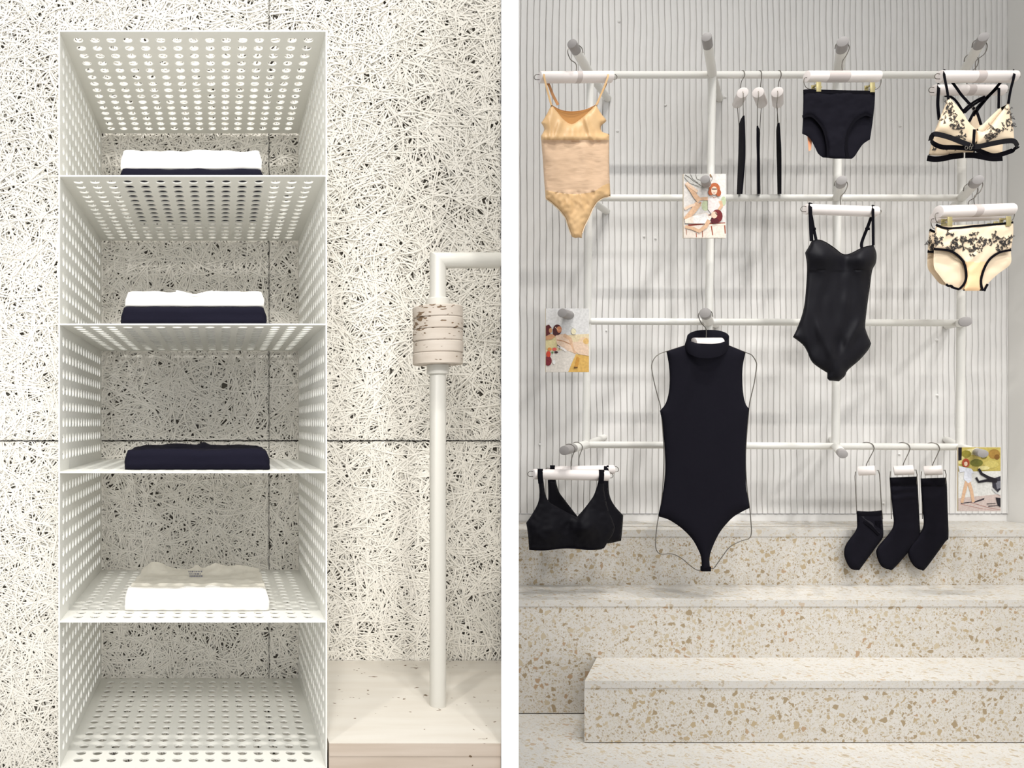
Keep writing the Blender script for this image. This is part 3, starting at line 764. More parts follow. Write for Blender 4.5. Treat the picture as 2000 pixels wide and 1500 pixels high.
def wr_beige(x, y):
    X_, Y_ = (x - 1030) * 5, (y - 180) * 5
    w = 0
    if Y_ < 470:
        w -= .006 * gauss(X_, Y_, 440, 300, 110, 60)
        w += .006 * gauss(X_, Y_, 440, 380, 70, 90) + .010 * gauss(X_, Y_, 310, 330, 24, 200, .33) + .010 * gauss(X_, Y_, 590, 330, 24, 200, -.3) + .006 * gauss(X_, Y_, 220, 380, 20, 120)
        w += .0022 * nz(X_, Y_ * .35, 26, 3)
        w += .006 * math.exp(-((Y_ - 440) / 30) ** 2)
    elif Y_ < 940 - 40 * math.sin((X_ - 170) / 640 * PI) + 60:
        w += .0016 * nz(X_ * .2, Y_, 12, 5) + .004 * nz(X_, Y_, 120, 2) - .004 * math.exp(-((Y_ - 490) / 22) ** 2)
        w += .006 * gauss(X_, Y_, 560, 700, 60, 260, .1)
    else:
        w += .006 * nz(X_ * 1.3, Y_ * .35, 60, 8) + .0045 * nz(X_ * 1.1, Y_ * .7, 34, 5) + .005 * gauss(X_, Y_, 410, 1150, 30, 200) 
    return w
bs = thing('camisole_bodysuit', 'champagne beige camisole bodysuit with thin straps, hanging at top left', 'bodysuit', P(1128, 465, 2.49))
hem = lambda x: (465) / 5 + 180 + (x - 1057) * .0
c = None
low = lambda x: 180 + (945 + 50 * math.sin(max(0, min(1, (x - 1065) / 120)) * PI) - (50 if x > 1160 else 0)) / 5
low = lambda x: 180 + (955 + 40 * math.sin(max(0, min(1, (x - 1065) / 112)) * PI) ** 1.0 - 62 * max(0, min(1, (x - 1160) / 26))) / 5
c = Cloth(pts, 2.482, bulge=.016, back=.012, R=16, step=3.2, wr=wr_beige, lines=(lambda x: hem(x), lambda x: low(x)))
Cloth(T([(235, 125, 1), (320, 172), (430, 190), (560, 172), (672, 122, 1), (640, 260), (540, 350), (440, 385), (330, 350), (260, 260)]), 2.494, bulge=.002, back=.003, R=10, step=4, wr=lambda x, y: -.004 * gauss(x, y, 1116, 230, 22, 16)).build('inner_back', M['goldin'], bs, label='inside of the back, neckline shade in its darker gold')
c.build('satin_bust', M['gold'], bs, lambda x, y: y < hem(x))
c.build('knit_body', M['goldk'], bs, lambda x, y: hem(x) <= y < low(x))
c.build('satin_brief', M['gold'], bs, lambda x, y: y >= low(x))
for (xb, gx_, gy_, bk) in ((1063, 1077, 206, (1090, 205)), (1187, 1164.5, 205, (1166, 204))):
    m = MB(); over_bar(m, xb, 151, 2.49, 11, [(gx_, gy_, 2.478), ((gx_ + xb) / 2, 180, 2.476)], [], 3.4); m.build('shoulder_strap', M['gold'], bs)
    m = MB(); s = 1 if bk[0] < 1120 else -1
    ribbon(m, [(xb, 152, 2.503), (xb + s * 9 if s > 0 else xb - 4, 166, 2.505), ((bk[0] + xb) / 2 + s * 3, 185, 2.505), (bk[0], bk[1], 2.50)], 5 if s > 0 else 3.5, .0014); m.build('back_strap', M['golds'], bs, label='bronze back strap')
m = MB(); tube(m, [P(*p) for p in catmull([(x, y, 2.4895) for x, y in T([(235, 125), (320, 173), (430, 190), (560, 173), (672, 122)])], 6)], .0012, 6); m.build('neck_binding', M['golds'], bs)
for seg in ([(812, 1018), (740, 1035), (680, 1075), (640, 1140), (600, 1230), (560, 1310), (536, 1380)], [(178, 1040), (240, 1085), (310, 1150), (370, 1225), (395, 1300), (425, 1390)]):
    m = MB(); tube(m, [P(x, y, 2.478) for x, y, _ in [(p[0], p[1], 0) for p in T(seg)]], .0016, 6); m.build('leg_binding', M['cream'], bs)

# ---- three hangers turned edge-on with slim black pieces
EG = [('edge_hanger', 'white hanger turned end-on, leftmost of three on the top rail', (1450.5, 181), (1441, 202), 1449, 'slim black bodysuit seen edge-on, widest and leftmost of the three on the top rail', [(1452, 226), (1444, 247), (1443, 300), (1440, 379), (1448, 379), (1453.5, 310), (1453, 250)]),
      ('edge_hanger', 'white hanger turned end-on, middle of three on the top rail', (1480.5, 180.5), (1488, 202), 1482, 'thinnest black garment seen edge-on, middle of the three on the top rail', [(1479, 246), (1483, 265), (1482, 310), (1483.5, 379), (1480.5, 379), (1480.5, 310), (1479.5, 270)]),
      ('edge_hanger', 'white hanger turned end-on, rightmost of three on the top rail', (1518, 180), (1519.5, 202), 1520, 'slim black garment seen edge-on, nearest the black briefs on the top rail', [(1520.5, 240), (1518, 262), (1518.5, 320), (1520, 379), (1524, 379), (1524, 300), (1522, 262)])]
for nm, lab, e0, e1, hx, glab, gp in EG:
    a, b = P(e0[0], e0[1], 2.645), P(e1[0], e1[1], 2.83)
    t = thing(nm, lab, 'hanger', (a + b) / 2, 'edge-on hangers on the top rail')
    tube(MB(), [a, b], .0172, 28, bev=.0015).build('bar', M['bar'], t)
    hp = []
    zc = zy(146.3, DR); bx = px_x(hx, DR); mid = a.lerp(b, .49); R = rr + .0016
    hp = [Vector((mid.x, mid.y, mid.z + .010)), Vector((mid.x, DR - .004, zc - .030)), Vector((bx, DR - R * 1.02, zc - .010))]
    for ang in (10, 50, 90, 130, 170, 200):
        q = math.radians(ang); hp.append(Vector((bx, DR - R * math.cos(q), zc + R * math.sin(q))))
    tube(MB(), catmull(hp, 4), .0013, 8).build('hook', M['wire'], t)
    n0 = gp[0]; m = MB()
    tube(m, [a + Vector((0, -.0015, .004)), a + Vector((0, -.004, -.004)), P(e0[0] + (1 if hx < 1470 else -1), 205, 2.64), P(n0[0], n0[1] + 6, 2.66)], .0011, 6); m.build('wire_arm', M['wire'], t)
    m = MB(); tube(m, [b + Vector((0, .0015, 0)), b + Vector((0, .003, -.006)), P(gp[1][0], gp[1][1] + 6, 2.80)], .0011, 6); m.build('wire_arm', M['wire'], t)
    g = thing('edge_on_garment', glab, 'bodysuit', P(hx, 379, 2.72), 'edge-on black garments on the top rail')
    # the piece spans the hanger's depth; near edge (first, last points) and far edge (the others)
    near = catmull([gp[0] + (2.655,), gp[6] + (2.655,), gp[5] + (2.66,), gp[4] + (2.67,)], 6); far = catmull([gp[1] + (2.805,), gp[2] + (2.80,), gp[2] + (2.80,), gp[3] + (2.79,)], 6)
    m = MB(); n = len(near); rows = []
    for p, q in zip(near, far):
        A, B = P(*p), P(*q); s = (B - A).normalized().cross(Vector((0, 0, 1))).normalized() * .0042
        rows.append([A + s * .4, A.lerp(B, .3) + s, A.lerp(B, .7) + s, B + s * .4, B - s * .4, A.lerp(B, .7) - s, A.lerp(B, .3) - s, A - s * .4])
    vs = [v for r in rows for v in r]
    f = [(i * 8 + j, i * 8 + (j + 1) % 8, i * 8 + 8 + (j + 1) % 8, i * 8 + 8 + j) for i in range(n - 1) for j in range(8)] + [tuple(range(7, -1, -1)), tuple(range(8 * n - 8, 8 * n))]
    m.add(vs, f).build('fabric_body', M['black'], g, sharp=50)
    m = MB(); tube(m, [r[0] for r in rows], .0016, 6); m.build('edge_binding', M['blackt'], g)

# ---- black high-waist briefs
bar_hanger('clip_hanger', 'white clip hanger with brass clips holding the black briefs, top rail', ((1575.5, 149.5), (1715.5, 149.5)), 10.6, 2.48, 'C1', (1645, 141), 1, band=(1613, 1654), loops=False, clips=((1593, 173), (1697.5, 174)))
T = Z(1540, 50, 5.355)
br = thing('high_waist_briefs', 'black high-waist briefs clipped under the top rail', 'briefs', P(1638, 310, 2.475))
wb = lambda x, y: .004 * nz(x, y, 26, 3) + .002 * nz(x, y, 9, 6)
full = T([(155, 690, 1), (165, 668), (300, 668), (600, 676), (903, 680, 1), (905, 720), (898, 850), (880, 1010), (870, 1080), (853, 1190, 1), (780, 1240), (730, 1310), (690, 1370), (660, 1393, 1), (500, 1390), (360, 1380, 1), (310, 1340), (275, 1270), (220, 1175), (142, 1130, 1), (150, 1000), (152, 940), (155, 800)])
cb = Cloth(full, 2.4755, bulge=.003, back=.005, R=14, step=4, wr=lambda x, y: .0015 * nz(x, y, 18, 1)); cb.build('back_panel', M['black'], br)
frontp = T([(155, 690, 1), (165, 668), (300, 668), (600, 676), (903, 680, 1), (905, 720), (898, 850), (878, 960, 1), (800, 930), (700, 985), (630, 1090), (600, 1240), (620, 1388, 1), (500, 1392), (415, 1385, 1), (410, 1250), (375, 1100), (310, 1000), (235, 940), (146, 960, 1), (152, 900), (155, 800)])
cf = Cloth(frontp, 2.4655, bulge=.006, back=-.001, R=14, step=4, wr=wb); cf.build('front_panel', M['black'], br)
m = MB(); ribbon(m, [(x, y, 2.4615) for x, y in T([(158, 690), (300, 690), (600, 698), (900, 700)])], 7, .003); m.build('waistband', M['blackt'], br)
for seg in ([(878, 950), (800, 930), (700, 985), (630, 1090), (600, 1240), (618, 1385)], [(415, 1380), (410, 1250), (375, 1100), (310, 1000), (235, 940), (148, 955)]):
    m = MB(); ribbon(m, [(x, y, 2.4635) for x, y in T(seg)], 6, .002); m.build('leg_trim', M['blackt'], br)
m = MB(); a = [P(*p) for p in ((1577, 264, 2.4835), (1587, 266, 2.4835), (1584, 293, 2.4835), (1580, 295, 2.4835))]
m.add([v for v in a] + [v + Vector((0, .001, 0)) for v in a], [(3, 2, 1, 0), (4, 5, 6, 7), (0, 1, 5, 4), (1, 2, 6, 5), (2, 3, 7, 6), (3, 0, 4, 7)]).build('liner_tag', M['tag'], br, label='peach liner strip')

# ---- embroidery
def sprigs(cl, starts, seed, off=.0016, lmin=1.7, lmax=3.1):
    R_ = random.Random(seed); mb = MB()
    poly_c = cl
    def leaf(x, y, a, L):
        w = L * .33; d = cl.depth(x, y) - off
        q = [(x, y), (x + math.cos(a) * L * .5 - math.sin(a) * w, y + math.sin(a) * L * .5 + math.cos(a) * w), (x + math.cos(a) * L, y + math.sin(a) * L), (x + math.cos(a) * L * .5 + math.sin(a) * w, y + math.sin(a) * L * .5 - math.cos(a) * w)]
        v = [P(u, t_, d) for u, t_ in q] + [P(u, t_, d + .0012) for u, t_ in q]
        mb.add(v, [(3, 2, 1, 0), (4, 5, 6, 7), (0, 1, 5, 4), (1, 2, 6, 5), (2, 3, 7, 6), (3, 0, 4, 7)])
    for (x, y, a, n) in starts:
        pts_ = [(x, y)]
        for i in range(n):
            a += R_.uniform(-.35, .35); x += math.cos(a) * 2.3; y += math.sin(a) * 2.3; pts_.append((x, y))
            for s in (-1, 1):
                if R_.random() < .86: leaf(x, y, a + s * R_.uniform(.5, 1.2), R_.uniform(lmin, lmax))
        tube(mb, [P(u, t_, cl.depth(u, t_) - off) for u, t_ in pts_], .0004, 4, cap=False)
    return mb

# ---- cream briefs, two of them one behind the other
def cream_briefs(label, d, tr, seed, hide=False):
    Tz = lambda pts: [tr(*p[:2]) + tuple(p[2:]) for p in Z(1780, 330, 5.555)(pts)]
    t = thing('embroidered_briefs', label, 'briefs', P(*tr(1904, 568), d), 'cream embroidered briefs')
    bk = Tz([(262, 620, 1), (1103, 585, 1), (1100, 750), (1080, 890), (1075, 1030), (940, 1140), (830, 1245), (795, 1325, 1), (520, 1308, 1), (430, 1270), (380, 1250), (300, 1150), (245, 1060), (245, 880)])
    Cloth(bk, d + .010, bulge=.003, back=.005, R=12, step=4, wr=lambda x, y: .004 * nz(x, y, 22, seed)).build('back_panel', M['cream'], t)
    fr = Tz([(268, 600, 1), (400, 640), (700, 612), (985, 590), (1103, 570, 1), (1105, 700), (1080, 880, 1), (960, 905), (860, 970), (800, 1060), (760, 1180), (757, 1322, 1), (560, 1322, 1), (590, 1240), (597, 1120), (560, 1000), (480, 920), (380, 880), (245, 868, 1), (255, 750)])
    cf_ = Cloth(fr, d, bulge=.007, back=-.001, R=14, step=3.6, wr=lambda x, y: .004 * nz(x, y, 28, seed + 2) + .003 * nz((x + y) * .9, (x - y) * .3, 14, seed))
    gy = tr(0, 330 + 1005 / 5.555)[1]
    cf_.build('front_panel', M['cream'], t, lambda x, y: y < gy)
    cf_.build('gusset', M['peach'], t, lambda x, y: y >= gy, label='peach gusset')
    m = MB(); ribbon(m, [(x, y, d - .0055) for x, y in Tz([(268, 605), (400, 645), (700, 618), (985, 594), (1103, 578)])], 4, .0016); m.build('waist_trim', M['blackt'], t)
    for seg in ([(1080, 880), (960, 905), (860, 970), (800, 1060), (760, 1180), (757, 1250), (775, 1322)], [(520, 1304), (570, 1250), (595, 1180), (590, 1090), (560, 1000), (480, 920), (380, 880), (245, 870)], ):
        m = MB(); ribbon(m, [(x, y, d - .0045) for x, y in Tz(seg)], 4.2, .0016); m.build('leg_trim', M['blackt'], t)
    if not hide:
        for seg in ([(790, 1325), (805, 1290), (828, 1250)], [(378, 1250), (400, 1268), (430, 1268), (460, 1290), (520, 1306)]):
            m = MB(); ribbon(m, [(x, y, d + .0055) for x, y in Tz(seg)], 4, .0016); m.build('back_leg_trim', M['blackt'], t)
    st = []
    for (x, y) in ((420, 700), (460, 760), (500, 830), (540, 760), (660, 790), (690, 720), (740, 770), (760, 850), (690, 880), (930, 720), (980, 760), (1040, 790), (1000, 830), (870, 790), (800, 800), (620, 780), (560, 840), (330, 780), (290, 800), (420, 840), (260, 740), (950, 860), (1070, 760), (650, 900), (480, 870)):
        u, v = Tz([(x, y)])[0]; st += [(u + random.uniform(-3, 3), v + random.uniform(-2, 2), random.uniform(-PI, PI), 3) for _ in range(7)]
    sprigs(cf_, st, seed).build('embroidery', M['ink'], t)
    return t
bar_hanger('clip_hanger', 'white clip hanger in front, holding the cream embroidered briefs', ((1832, 414), (1976, 409)), 12, 2.485, 'D2', (1903, 400), 1, band=(1897, 1911), loops=False, clips=((1848, 435), (1962, 434)))
cream_briefs('cream briefs with black leaf embroidery on the front clip hanger, second row', 2.474, lambda x, y: (x, y), 3)
bar_hanger('clip_hanger', 'white clip hanger mostly hidden behind the front one with cream briefs', ((1824, 425), (1954, 419)), 10.5, 2.57, 'D2', (1892, 410), 1, loops=False, clips=((1838, 447), (1938, 444)))
cream_briefs('cream embroidered briefs peeking out behind the front pair', 2.559, lambda x, y: (1814.5 + (x - 1827) * .93, 446 + (y - 436) * .9), 11, True)

# ---- embroidered bras, two one behind the other
T = Z(1680, 100, 6.25)
bar_hanger('strap_hanger', 'white cylinder hanger on the top right peg, in front of a second one', ((1835.5, 149.5), (1982, 149.5)), 11.2, 2.49, 'D1', (1906, 140), 1, band=(1902.5, 1918.5), R=15)
bar_hanger('strap_hanger', 'white cylinder hanger behind and below the front one, top right peg', ((1824, 176), (1959, 176)), 10.2, 2.60, 'D1', (1889, 168), 1, band=(1885, 1899), R=14)
bra = thing('embroidered_bra', 'cream bra with black leaf embroidery and crossed straps, front one at top right', 'bra', P(1900, 300, 2.48), 'cream embroidered bras')
db = 2.478
wc = lambda cx, cy: (lambda x, y: .010 * gauss(x, y, cx, cy, 26, 20) + .003 * nz(x, y, 18, 2))
cl = Cloth(T([(1078, 555, 1), (1160, 640), (1245, 740), (1330, 870), (1420, 960, 1), (1420, 1130, 1), (1290, 1130), (1100, 1050), (920, 1010), (880, 1060, 1), (915, 960), (975, 810), (1035, 660)]), db, bulge=.008, back=.004, R=14, step=3.2, wr=wc(1855, 245))
cl.build('cup', M['cream'], bra)
crr = Cloth(T([(1808, 620, 1), (1840, 760), (1870, 950), (1880, 1085, 1), (1800, 1090), (1600, 1130), (1420, 1150, 1), (1420, 950, 1), (1490, 985), (1560, 930), (1650, 830), (1740, 720)]), db, bulge=.008, back=.004, R=14, step=3.2, wr=wc(1945, 255))
crr.build('cup', M['cream'], bra)
ci_ = Cloth(T([(1790, 650, 1), (1700, 700), (1600, 790), (1500, 890), (1420, 955, 1), (1490, 990), (1560, 940), (1650, 840)]), db + .008, bulge=.002, back=.003, R=8, step=4)
ci_.build('cup_lining', M['cream'], bra)
st = [(x, y, random.uniform(-PI, PI), n) for x, y in T([(1075, 640), (1060, 720), (1100, 800), (1120, 760), (1160, 830), (1200, 870), (1030, 830), (1230, 950), (1190, 960), (1200, 1030), (1250, 1040), (1160, 1040), (1080, 700), (1140, 880), (1230, 870)]) for n in (3, 4, 3, 3)]
sprigs(cl, st, 5).build('embroidery', M['ink'], bra)
st = [(x, y, random.uniform(-PI, PI), n) for x, y in T([(1815, 720), (1830, 800), (1780, 850), (1760, 930), (1840, 900), (1600, 930), (1640, 960), (1570, 1000), (1620, 1040), (1550, 1080), (1600, 1080), (1680, 1000), (1850, 930)]) for n in (3, 4, 3, 3)]
sprigs(crr, st, 6).build('embroidery', M['ink'], bra)
# the long wrap band: in front of the cups, round at both sides, tied at the centre
m = MB(); ribbon(m, [(x, y, dd_) for (x, y), dd_ in zip(T([(862, 1085), (880, 1035), (930, 1012), (1100, 1055), (1290, 1130), (1420, 1165), (1600, 1130), (1780, 1098), (1880, 1100), (1922, 1165)]), (2.47, 2.462, 2.457, 2.455, 2.453, 2.452, 2.453, 2.456, 2.462, 2.475))], 9.6, .002); m.build('wrap_band', M['black2'], bra)
m = MB(); ribbon(m, [(x, y, dd_) for (x, y), dd_ in zip(T([(862, 1085), (900, 1130), (1000, 1170), (1150, 1175), (1300, 1185), (1420, 1190)]), (2.47, 2.490, 2.495, 2.495, 2.492, 2.49))], 9.0, .002); m.build('back_band', M['blackt'], bra)
m = MB(); ribbon(m, [(x, y, dd_) for (x, y), dd_ in zip(T([(1922, 1165), (1840, 1220), (1640, 1275), (1500, 1235), (1420, 1195)]), (2.475, 2.490, 2.495, 2.495, 2.49))], 9.0, .002); m.build('back_band', M['blackt'], bra)
m = MB(); ribbon(m, [(x, y, db - .028) for x, y in T([(1395, 955), (1388, 1060), (1380, 1190)])], 5, .002); m.build('centre_tie', M['blackt'], bra)
for q in ((1295, 1180), (1360, 1150), (1345, 1180)):
    x, y = T([q])[0]; m = MB(); tube(m, [P(x + 2.6 * math.cos(a), y + 3.4 * math.sin(a), db - .029) for a in [2 * PI * i / 12 for i in range(13)]], .0009, 6); m.build('ring', M['wire'], bra)
ST = lambda pp, ds: [(x, y, dd_) for (x, y), dd_ in zip(T(pp), ds)]
for xb, fr in ((1844.5, ST([(1078, 590), (1062, 480)], (db - .004, 2.472))), (1980.5, ST([(1808, 640), (1835, 480)], (db - .004, 2.472)))):
    m = MB(); over_bar(m, xb, 149.5, 2.49, 11.2, fr, [], 4.6); m.build('shoulder_strap', M['blackt'], bra)
for pp in ([(1100, 345), (1170, 440), (1250, 550), (1380, 690), (1430, 760), (1475, 900)], [(1740, 345), (1640, 470), (1500, 610), (1400, 730), (1330, 860)], [(1680, 440), (1560, 560), (1430, 720), (1380, 790)]):
    m = MB(); ribbon(m, ST(pp, [2.513] * len(pp)), 5.0, .0014); m.build('crossed_strap', M['blackt'], bra)
m = MB(); x, y = T([(1385, 700)])[0]; tube(m, [P(x + 3.4 * math.cos(a), y + 3.4 * math.sin(a), 2.511) for a in [2 * PI * i / 12 for i in range(13)]], .0009, 6); m.build('strap_ring', M['wire'], bra)
# the bra behind
br2 = thing('embroidered_bra', 'cream embroidered bra half hidden behind the front one, black band showing below', 'bra', P(1888, 310, 2.59), 'cream embroidered bras')
dq = 2.588
c2 = Cloth(T([(1000, 800, 1), (1100, 900), (1300, 1000), (1420, 1100, 1), (1400, 1235, 1), (1250, 1240), (1000, 1275), (835, 1270, 1), (870, 1130), (940, 920)]), dq, bulge=.008, back=.004, R=12, step=4, wr=lambda x, y: .003 * nz(x, y, 15, 4)); c2.build('cup', M['cream'], br2)
c3 = Cloth(T([(1425, 740, 1), (1470, 900), (1600, 900), (1700, 720, 1), (1745, 1000), (1735, 1255, 1), (1420, 1240, 1), (1330, 880)]), dq + .002, bulge=.006, back=.004, R=12, step=4); c3.build('cup', M['cream'], br2)
st = [(x, y, random.uniform(-PI, PI), 4) for x, y in T([(890, 1150), (940, 1175), (1000, 1190), (1060, 1220), (1090, 1240), (1150, 1220), (1360, 1215), (1200, 1200)])]
sprigs(c2, st, 8).build('embroidery', M['ink'], br2)
m = MB(); ribbon(m, ST([(820, 1305), (900, 1318), (1000, 1312), (1130, 1285), (1255, 1270)], [dq - .012] * 5), 11, .002); m.build('under_band', M['blackt'], br2)
m = MB(); ribbon(m, ST([(1285, 1270), (1400, 1272), (1500, 1290), (1620, 1310), (1735, 1305)], [dq - .012] * 5), 11, .002); m.build('under_band', M['blackt'], br2)
m = MB(); tube(m, ST and [P(*p) for p in ST([(1262, 1240), (1262, 1300)], [dq - .014] * 2)], .0012, 6); m.build('front_clasp', M['wire'], br2)
for xb, fr in ((1833, ST([(965, 840), (948, 650)], (dq - .006, 2.58))), (1951, ST([(1690, 700), (1692, 560)], (dq - .006, 2.58)))):
    m = MB(); over_bar(m, xb, 176, 2.60, 10.2, fr, [], (5.8 if xb < 1900 else 4.6)); m.build('shoulder_strap', M['blackt'], br2)
for pp in ([(1030, 545), (1110, 560), (1180, 620), (1270, 760)], [(1525, 550), (1420, 600), (1320, 670), (1250, 735)], [(1560, 555), (1440, 620), (1340, 690), (1275, 750)]):
    m = MB(); ribbon(m, ST(pp, [2.605] * len(pp)), 4.2, .0014); m.build('crossed_strap', M['blackt'], br2)

# ---- black underwire bodysuit
bar_hanger('strap_hanger', 'white cylinder hanger holding the black underwire bodysuit, second row', ((1574, 408.5), (1711, 413.5)), 10.2, 2.49, 'C2', (1642, 401), 1, R=13)
T = Z(1530, 330, 3.487)
uw = thing('underwire_bodysuit', 'black underwire bodysuit with sweetheart cups, hanging in the second row', 'bodysuit', P(1632, 744, 2.48))
def wr_uw(x, y):
    X_, Y_ = (x - 1530) * 3.487, (y - 330) * 3.487
    w = .028 * gauss(X_, Y_, 275, 590, 95, 85) + .028 * gauss(X_, Y_, 545, 610, 85, 80) - .006 * gauss(X_, Y_, 420, 650, 30, 60)
    w += .005 * nz(X_ * 1.0, Y_ * .4, 60, 2) * (1 if Y_ > 700 else .2)
    w += .012 * gauss(X_, Y_, 290, 1180, 38, 230, -.42) + .007 * gauss(X_, Y_, 470, 1130, 26, 130, .5) + .006 * gauss(X_, Y_, 420, 900, 26, 60) - .006 * gauss(X_, Y_, 390, 1180, 50, 60)
    return w
c = Cloth(T([(192, 492, 1), (240, 482), (290, 500), (350, 540), (395, 575), (430, 582), (470, 570), (540, 535), (614, 518, 1), (634, 575), (630, 640), (606, 690), (590, 800), (572, 930), (558, 1060), (566, 1110), (598, 1188, 1), (580, 1230), (520, 1300), (440, 1370), (420, 1410), (378, 1447, 1), (340, 1443), (310, 1440), (299, 1425, 1), (300, 1390, 1), (200, 1320), (160, 1240), (130, 1195), (65, 1145, 1), (100, 1070), (138, 950), (155, 800), (160, 660), (148, 570, 1), (172, 530)]), 2.478, bulge=.016, back=.012, R=20, step=3.6, wr=wr_uw)
split_y = lambda x: 330 + (715 - 40 * math.cos((x - 1648) / 34)) / 3.487
c.build('bust_cups', M['black2'], uw, lambda x, y: y < 330 + 690 / 3.487)
c.build('torso', M['black2'], uw, lambda x, y: y >= 330 + 690 / 3.487)
for xb, yb, fx_, fy_, kx in ((1582.5, 408.8, 1585, 471, 1595), (1705, 413.2, 1705.5, 479, 1683)):
    m = MB(); over_bar(m, xb, yb, 2.49, 10.2, [(fx_, fy_, 2.472), (xb + (fx_ - xb) * .4, 440, 2.474)], [], (7 if xb < 1600 else 5)); m.build('shoulder_strap', M['blackt'], uw)
    m = MB(); ribbon(m, [(xb, yb + 2, 2.5025), (xb + (kx - xb) * .45, 442, 2.503), (kx, 474, 2.498), (kx + 1, 486, 2.492)], 5.5, .0014); m.build('back_strap', M['blackt'], uw)
    m = MB(); q = P(xb + (kx - xb) * .5, 447, 2.501); box(m, q.x - .007, q.x + .007, q.y - .002, q.y + .001, q.z - .004, q.z + .004, bev=.0008); m.build('strap_slider', M['blackt'], uw)
m = MB(); tube(m, [P(x, y, c.depth(x, y + 2) - .0005) for x, y in [tuple(p)[:2] for p in catmull([(a, b, 0) for a, b in T([(192, 492), (240, 483), (290, 501), (350, 541), (395, 576), (430, 583), (470, 571), (540, 536), (614, 519)])], 5)]], .0012, 6); m.build('neck_binding', M['blackt'], uw)

# ---- turtleneck bodysuit on a wire body form
T = Z(1250, 580, 5.357); T2 = Z(1250, 850, 5.357)
dt_ = 2.488
hg = bar_hanger('body_form_hanger', 'wire body-form hanger with white bar inside the black turtleneck', ((1354, 672), (1408, 672)), 12.5, dt_, 'B3', (1379, 661), -1, loops=False, R=14, group='wire form hangers')
wl = [T([(590, 470)])[0], T([(480, 505)])[0], T([(275, 570)])[0]] + T([(190, 605), (140, 660), (122, 740), (150, 900), (185, 1040), (220, 1190)]) + T2([(250, 200), (230, 640), (195, 850), (180, 930), (165, 1080), (168, 1190), (215, 1243), (330, 1242), (430, 1285), (520, 1360), (590, 1408), (640, 1414)])
wrr = [T([(830, 470)])[0], T([(920, 505)])[0], T([(1105, 580)])[0]] + T([(1170, 610), (1215, 680), (1218, 740), (1195, 900), (1160, 1050), (1140, 1170)]) + T2([(1105, 200), (1120, 560), (1148, 760), (1160, 900), (1165, 1020), (1140, 1080), (1050, 1110), (940, 1170), (860, 1270), (790, 1370), (770, 1392), (735, 1395)])
for q in (wl, wrr):
    m = MB(); tube(m, [P(p[0], p[1], dt_) for p in catmull([(a, b, 0) for a, b in q], 5)], .0014, 8); m.build('form_wire', M['wire'], hg)
tn = thing('turtleneck_bodysuit', 'sleeveless black turtleneck bodysuit on a wire form, centre of the wall', 'bodysuit', P(1378, 1113, dt_))
body = T([(480, 500, 1), (275, 566, 1), (300, 700), (310, 850), (300, 1000), (265, 1120), (208, 1190, 1), (235, 1330)]) + T2([(250, 50), (264, 300), (255, 480), (225, 680), (188, 850, 1), (300, 885), (430, 970), (540, 1080), (610, 1200), (640, 1290), (645, 1420, 1), (735, 1405, 1), (728, 1290), (760, 1170), (840, 1010), (960, 870), (1060, 805), (1150, 760, 1), (1130, 650), (1110, 540), (1108, 300), (1112, 50)]) + T([(1125, 1330), (1145, 1170, 1), (1110, 1130), (1085, 1040), (1072, 900), (1075, 730), (1105, 578, 1), (920, 500, 1), (700, 540)])
c = Cloth(body, dt_ , bulge=.014, back=.008, R=24, step=4.2, wr=lambda x, y: .002 * nz(x, y * .3, 26, 4) + .006 * gauss(x, y, 1345, 740, 10, 60, .2) - .004 * gauss(x, y, 1385, 745, 16, 50) )
c.build('body_panel', M['black'], tn)
# collar: a soft folded tube, open at the top, lower in front
m = MB(); n = 48; rings = []
for lay, (cx_, cy_, rx, fy_, by_, df, dbk) in enumerate(((697, 520, 226, 640, 470, -.040, .012), (700, 500, 232, 585, 440, -.042, .016), (708, 450, 224, 530, 380, -.040, .020), (712, 418, 221, 492, 343, -.038, .022), (712, 418, 214, 494, 346, -.035, .019), (705, 470, 212, 545, 400, -.034, .018), (700, 505, 210, 590, 440, -.034, .016))):
    ring = []
    for j in range(n):
        a = 2 * PI * j / n; s = math.sin(a); x = cx_ + rx * math.copysign(abs(math.cos(a)) ** .85, math.cos(a))
        y = cy_ + (fy_ - cy_) * s if s > 0 else cy_ + (cy_ - by_) * s
        dd_ = dt_ + (df * s if s > 0 else -dbk * s)
        y += 5 * noise.noise((a * 2, lay, 3)) if s > .3 else 0
        X_, Y_ = T([(x, y)])[0]; ring.append(P(X_, Y_, dd_))
    rings.append(ring)
vs = [v for r in rings for v in r]
f = [(i * n + j, (i + 1) * n + j, (i + 1) * n + (j + 1) % n, i * n + (j + 1) % n) for i in range(6) for j in range(n)]
m.add(vs, f).build('turtle_collar', M['black'], tn, sharp=80)
m = MB(); q = P(*T2([(690, 1398)])[0], dt_ - .003); w = 48 / 5.357 * dt_ / F
box(m, q.x - w, q.x + w * .95, q.y - .005, q.y + .007, q.z - .008, q.z + .008, bev=.002); m.build('snap_closure', M['blackt'], tn)

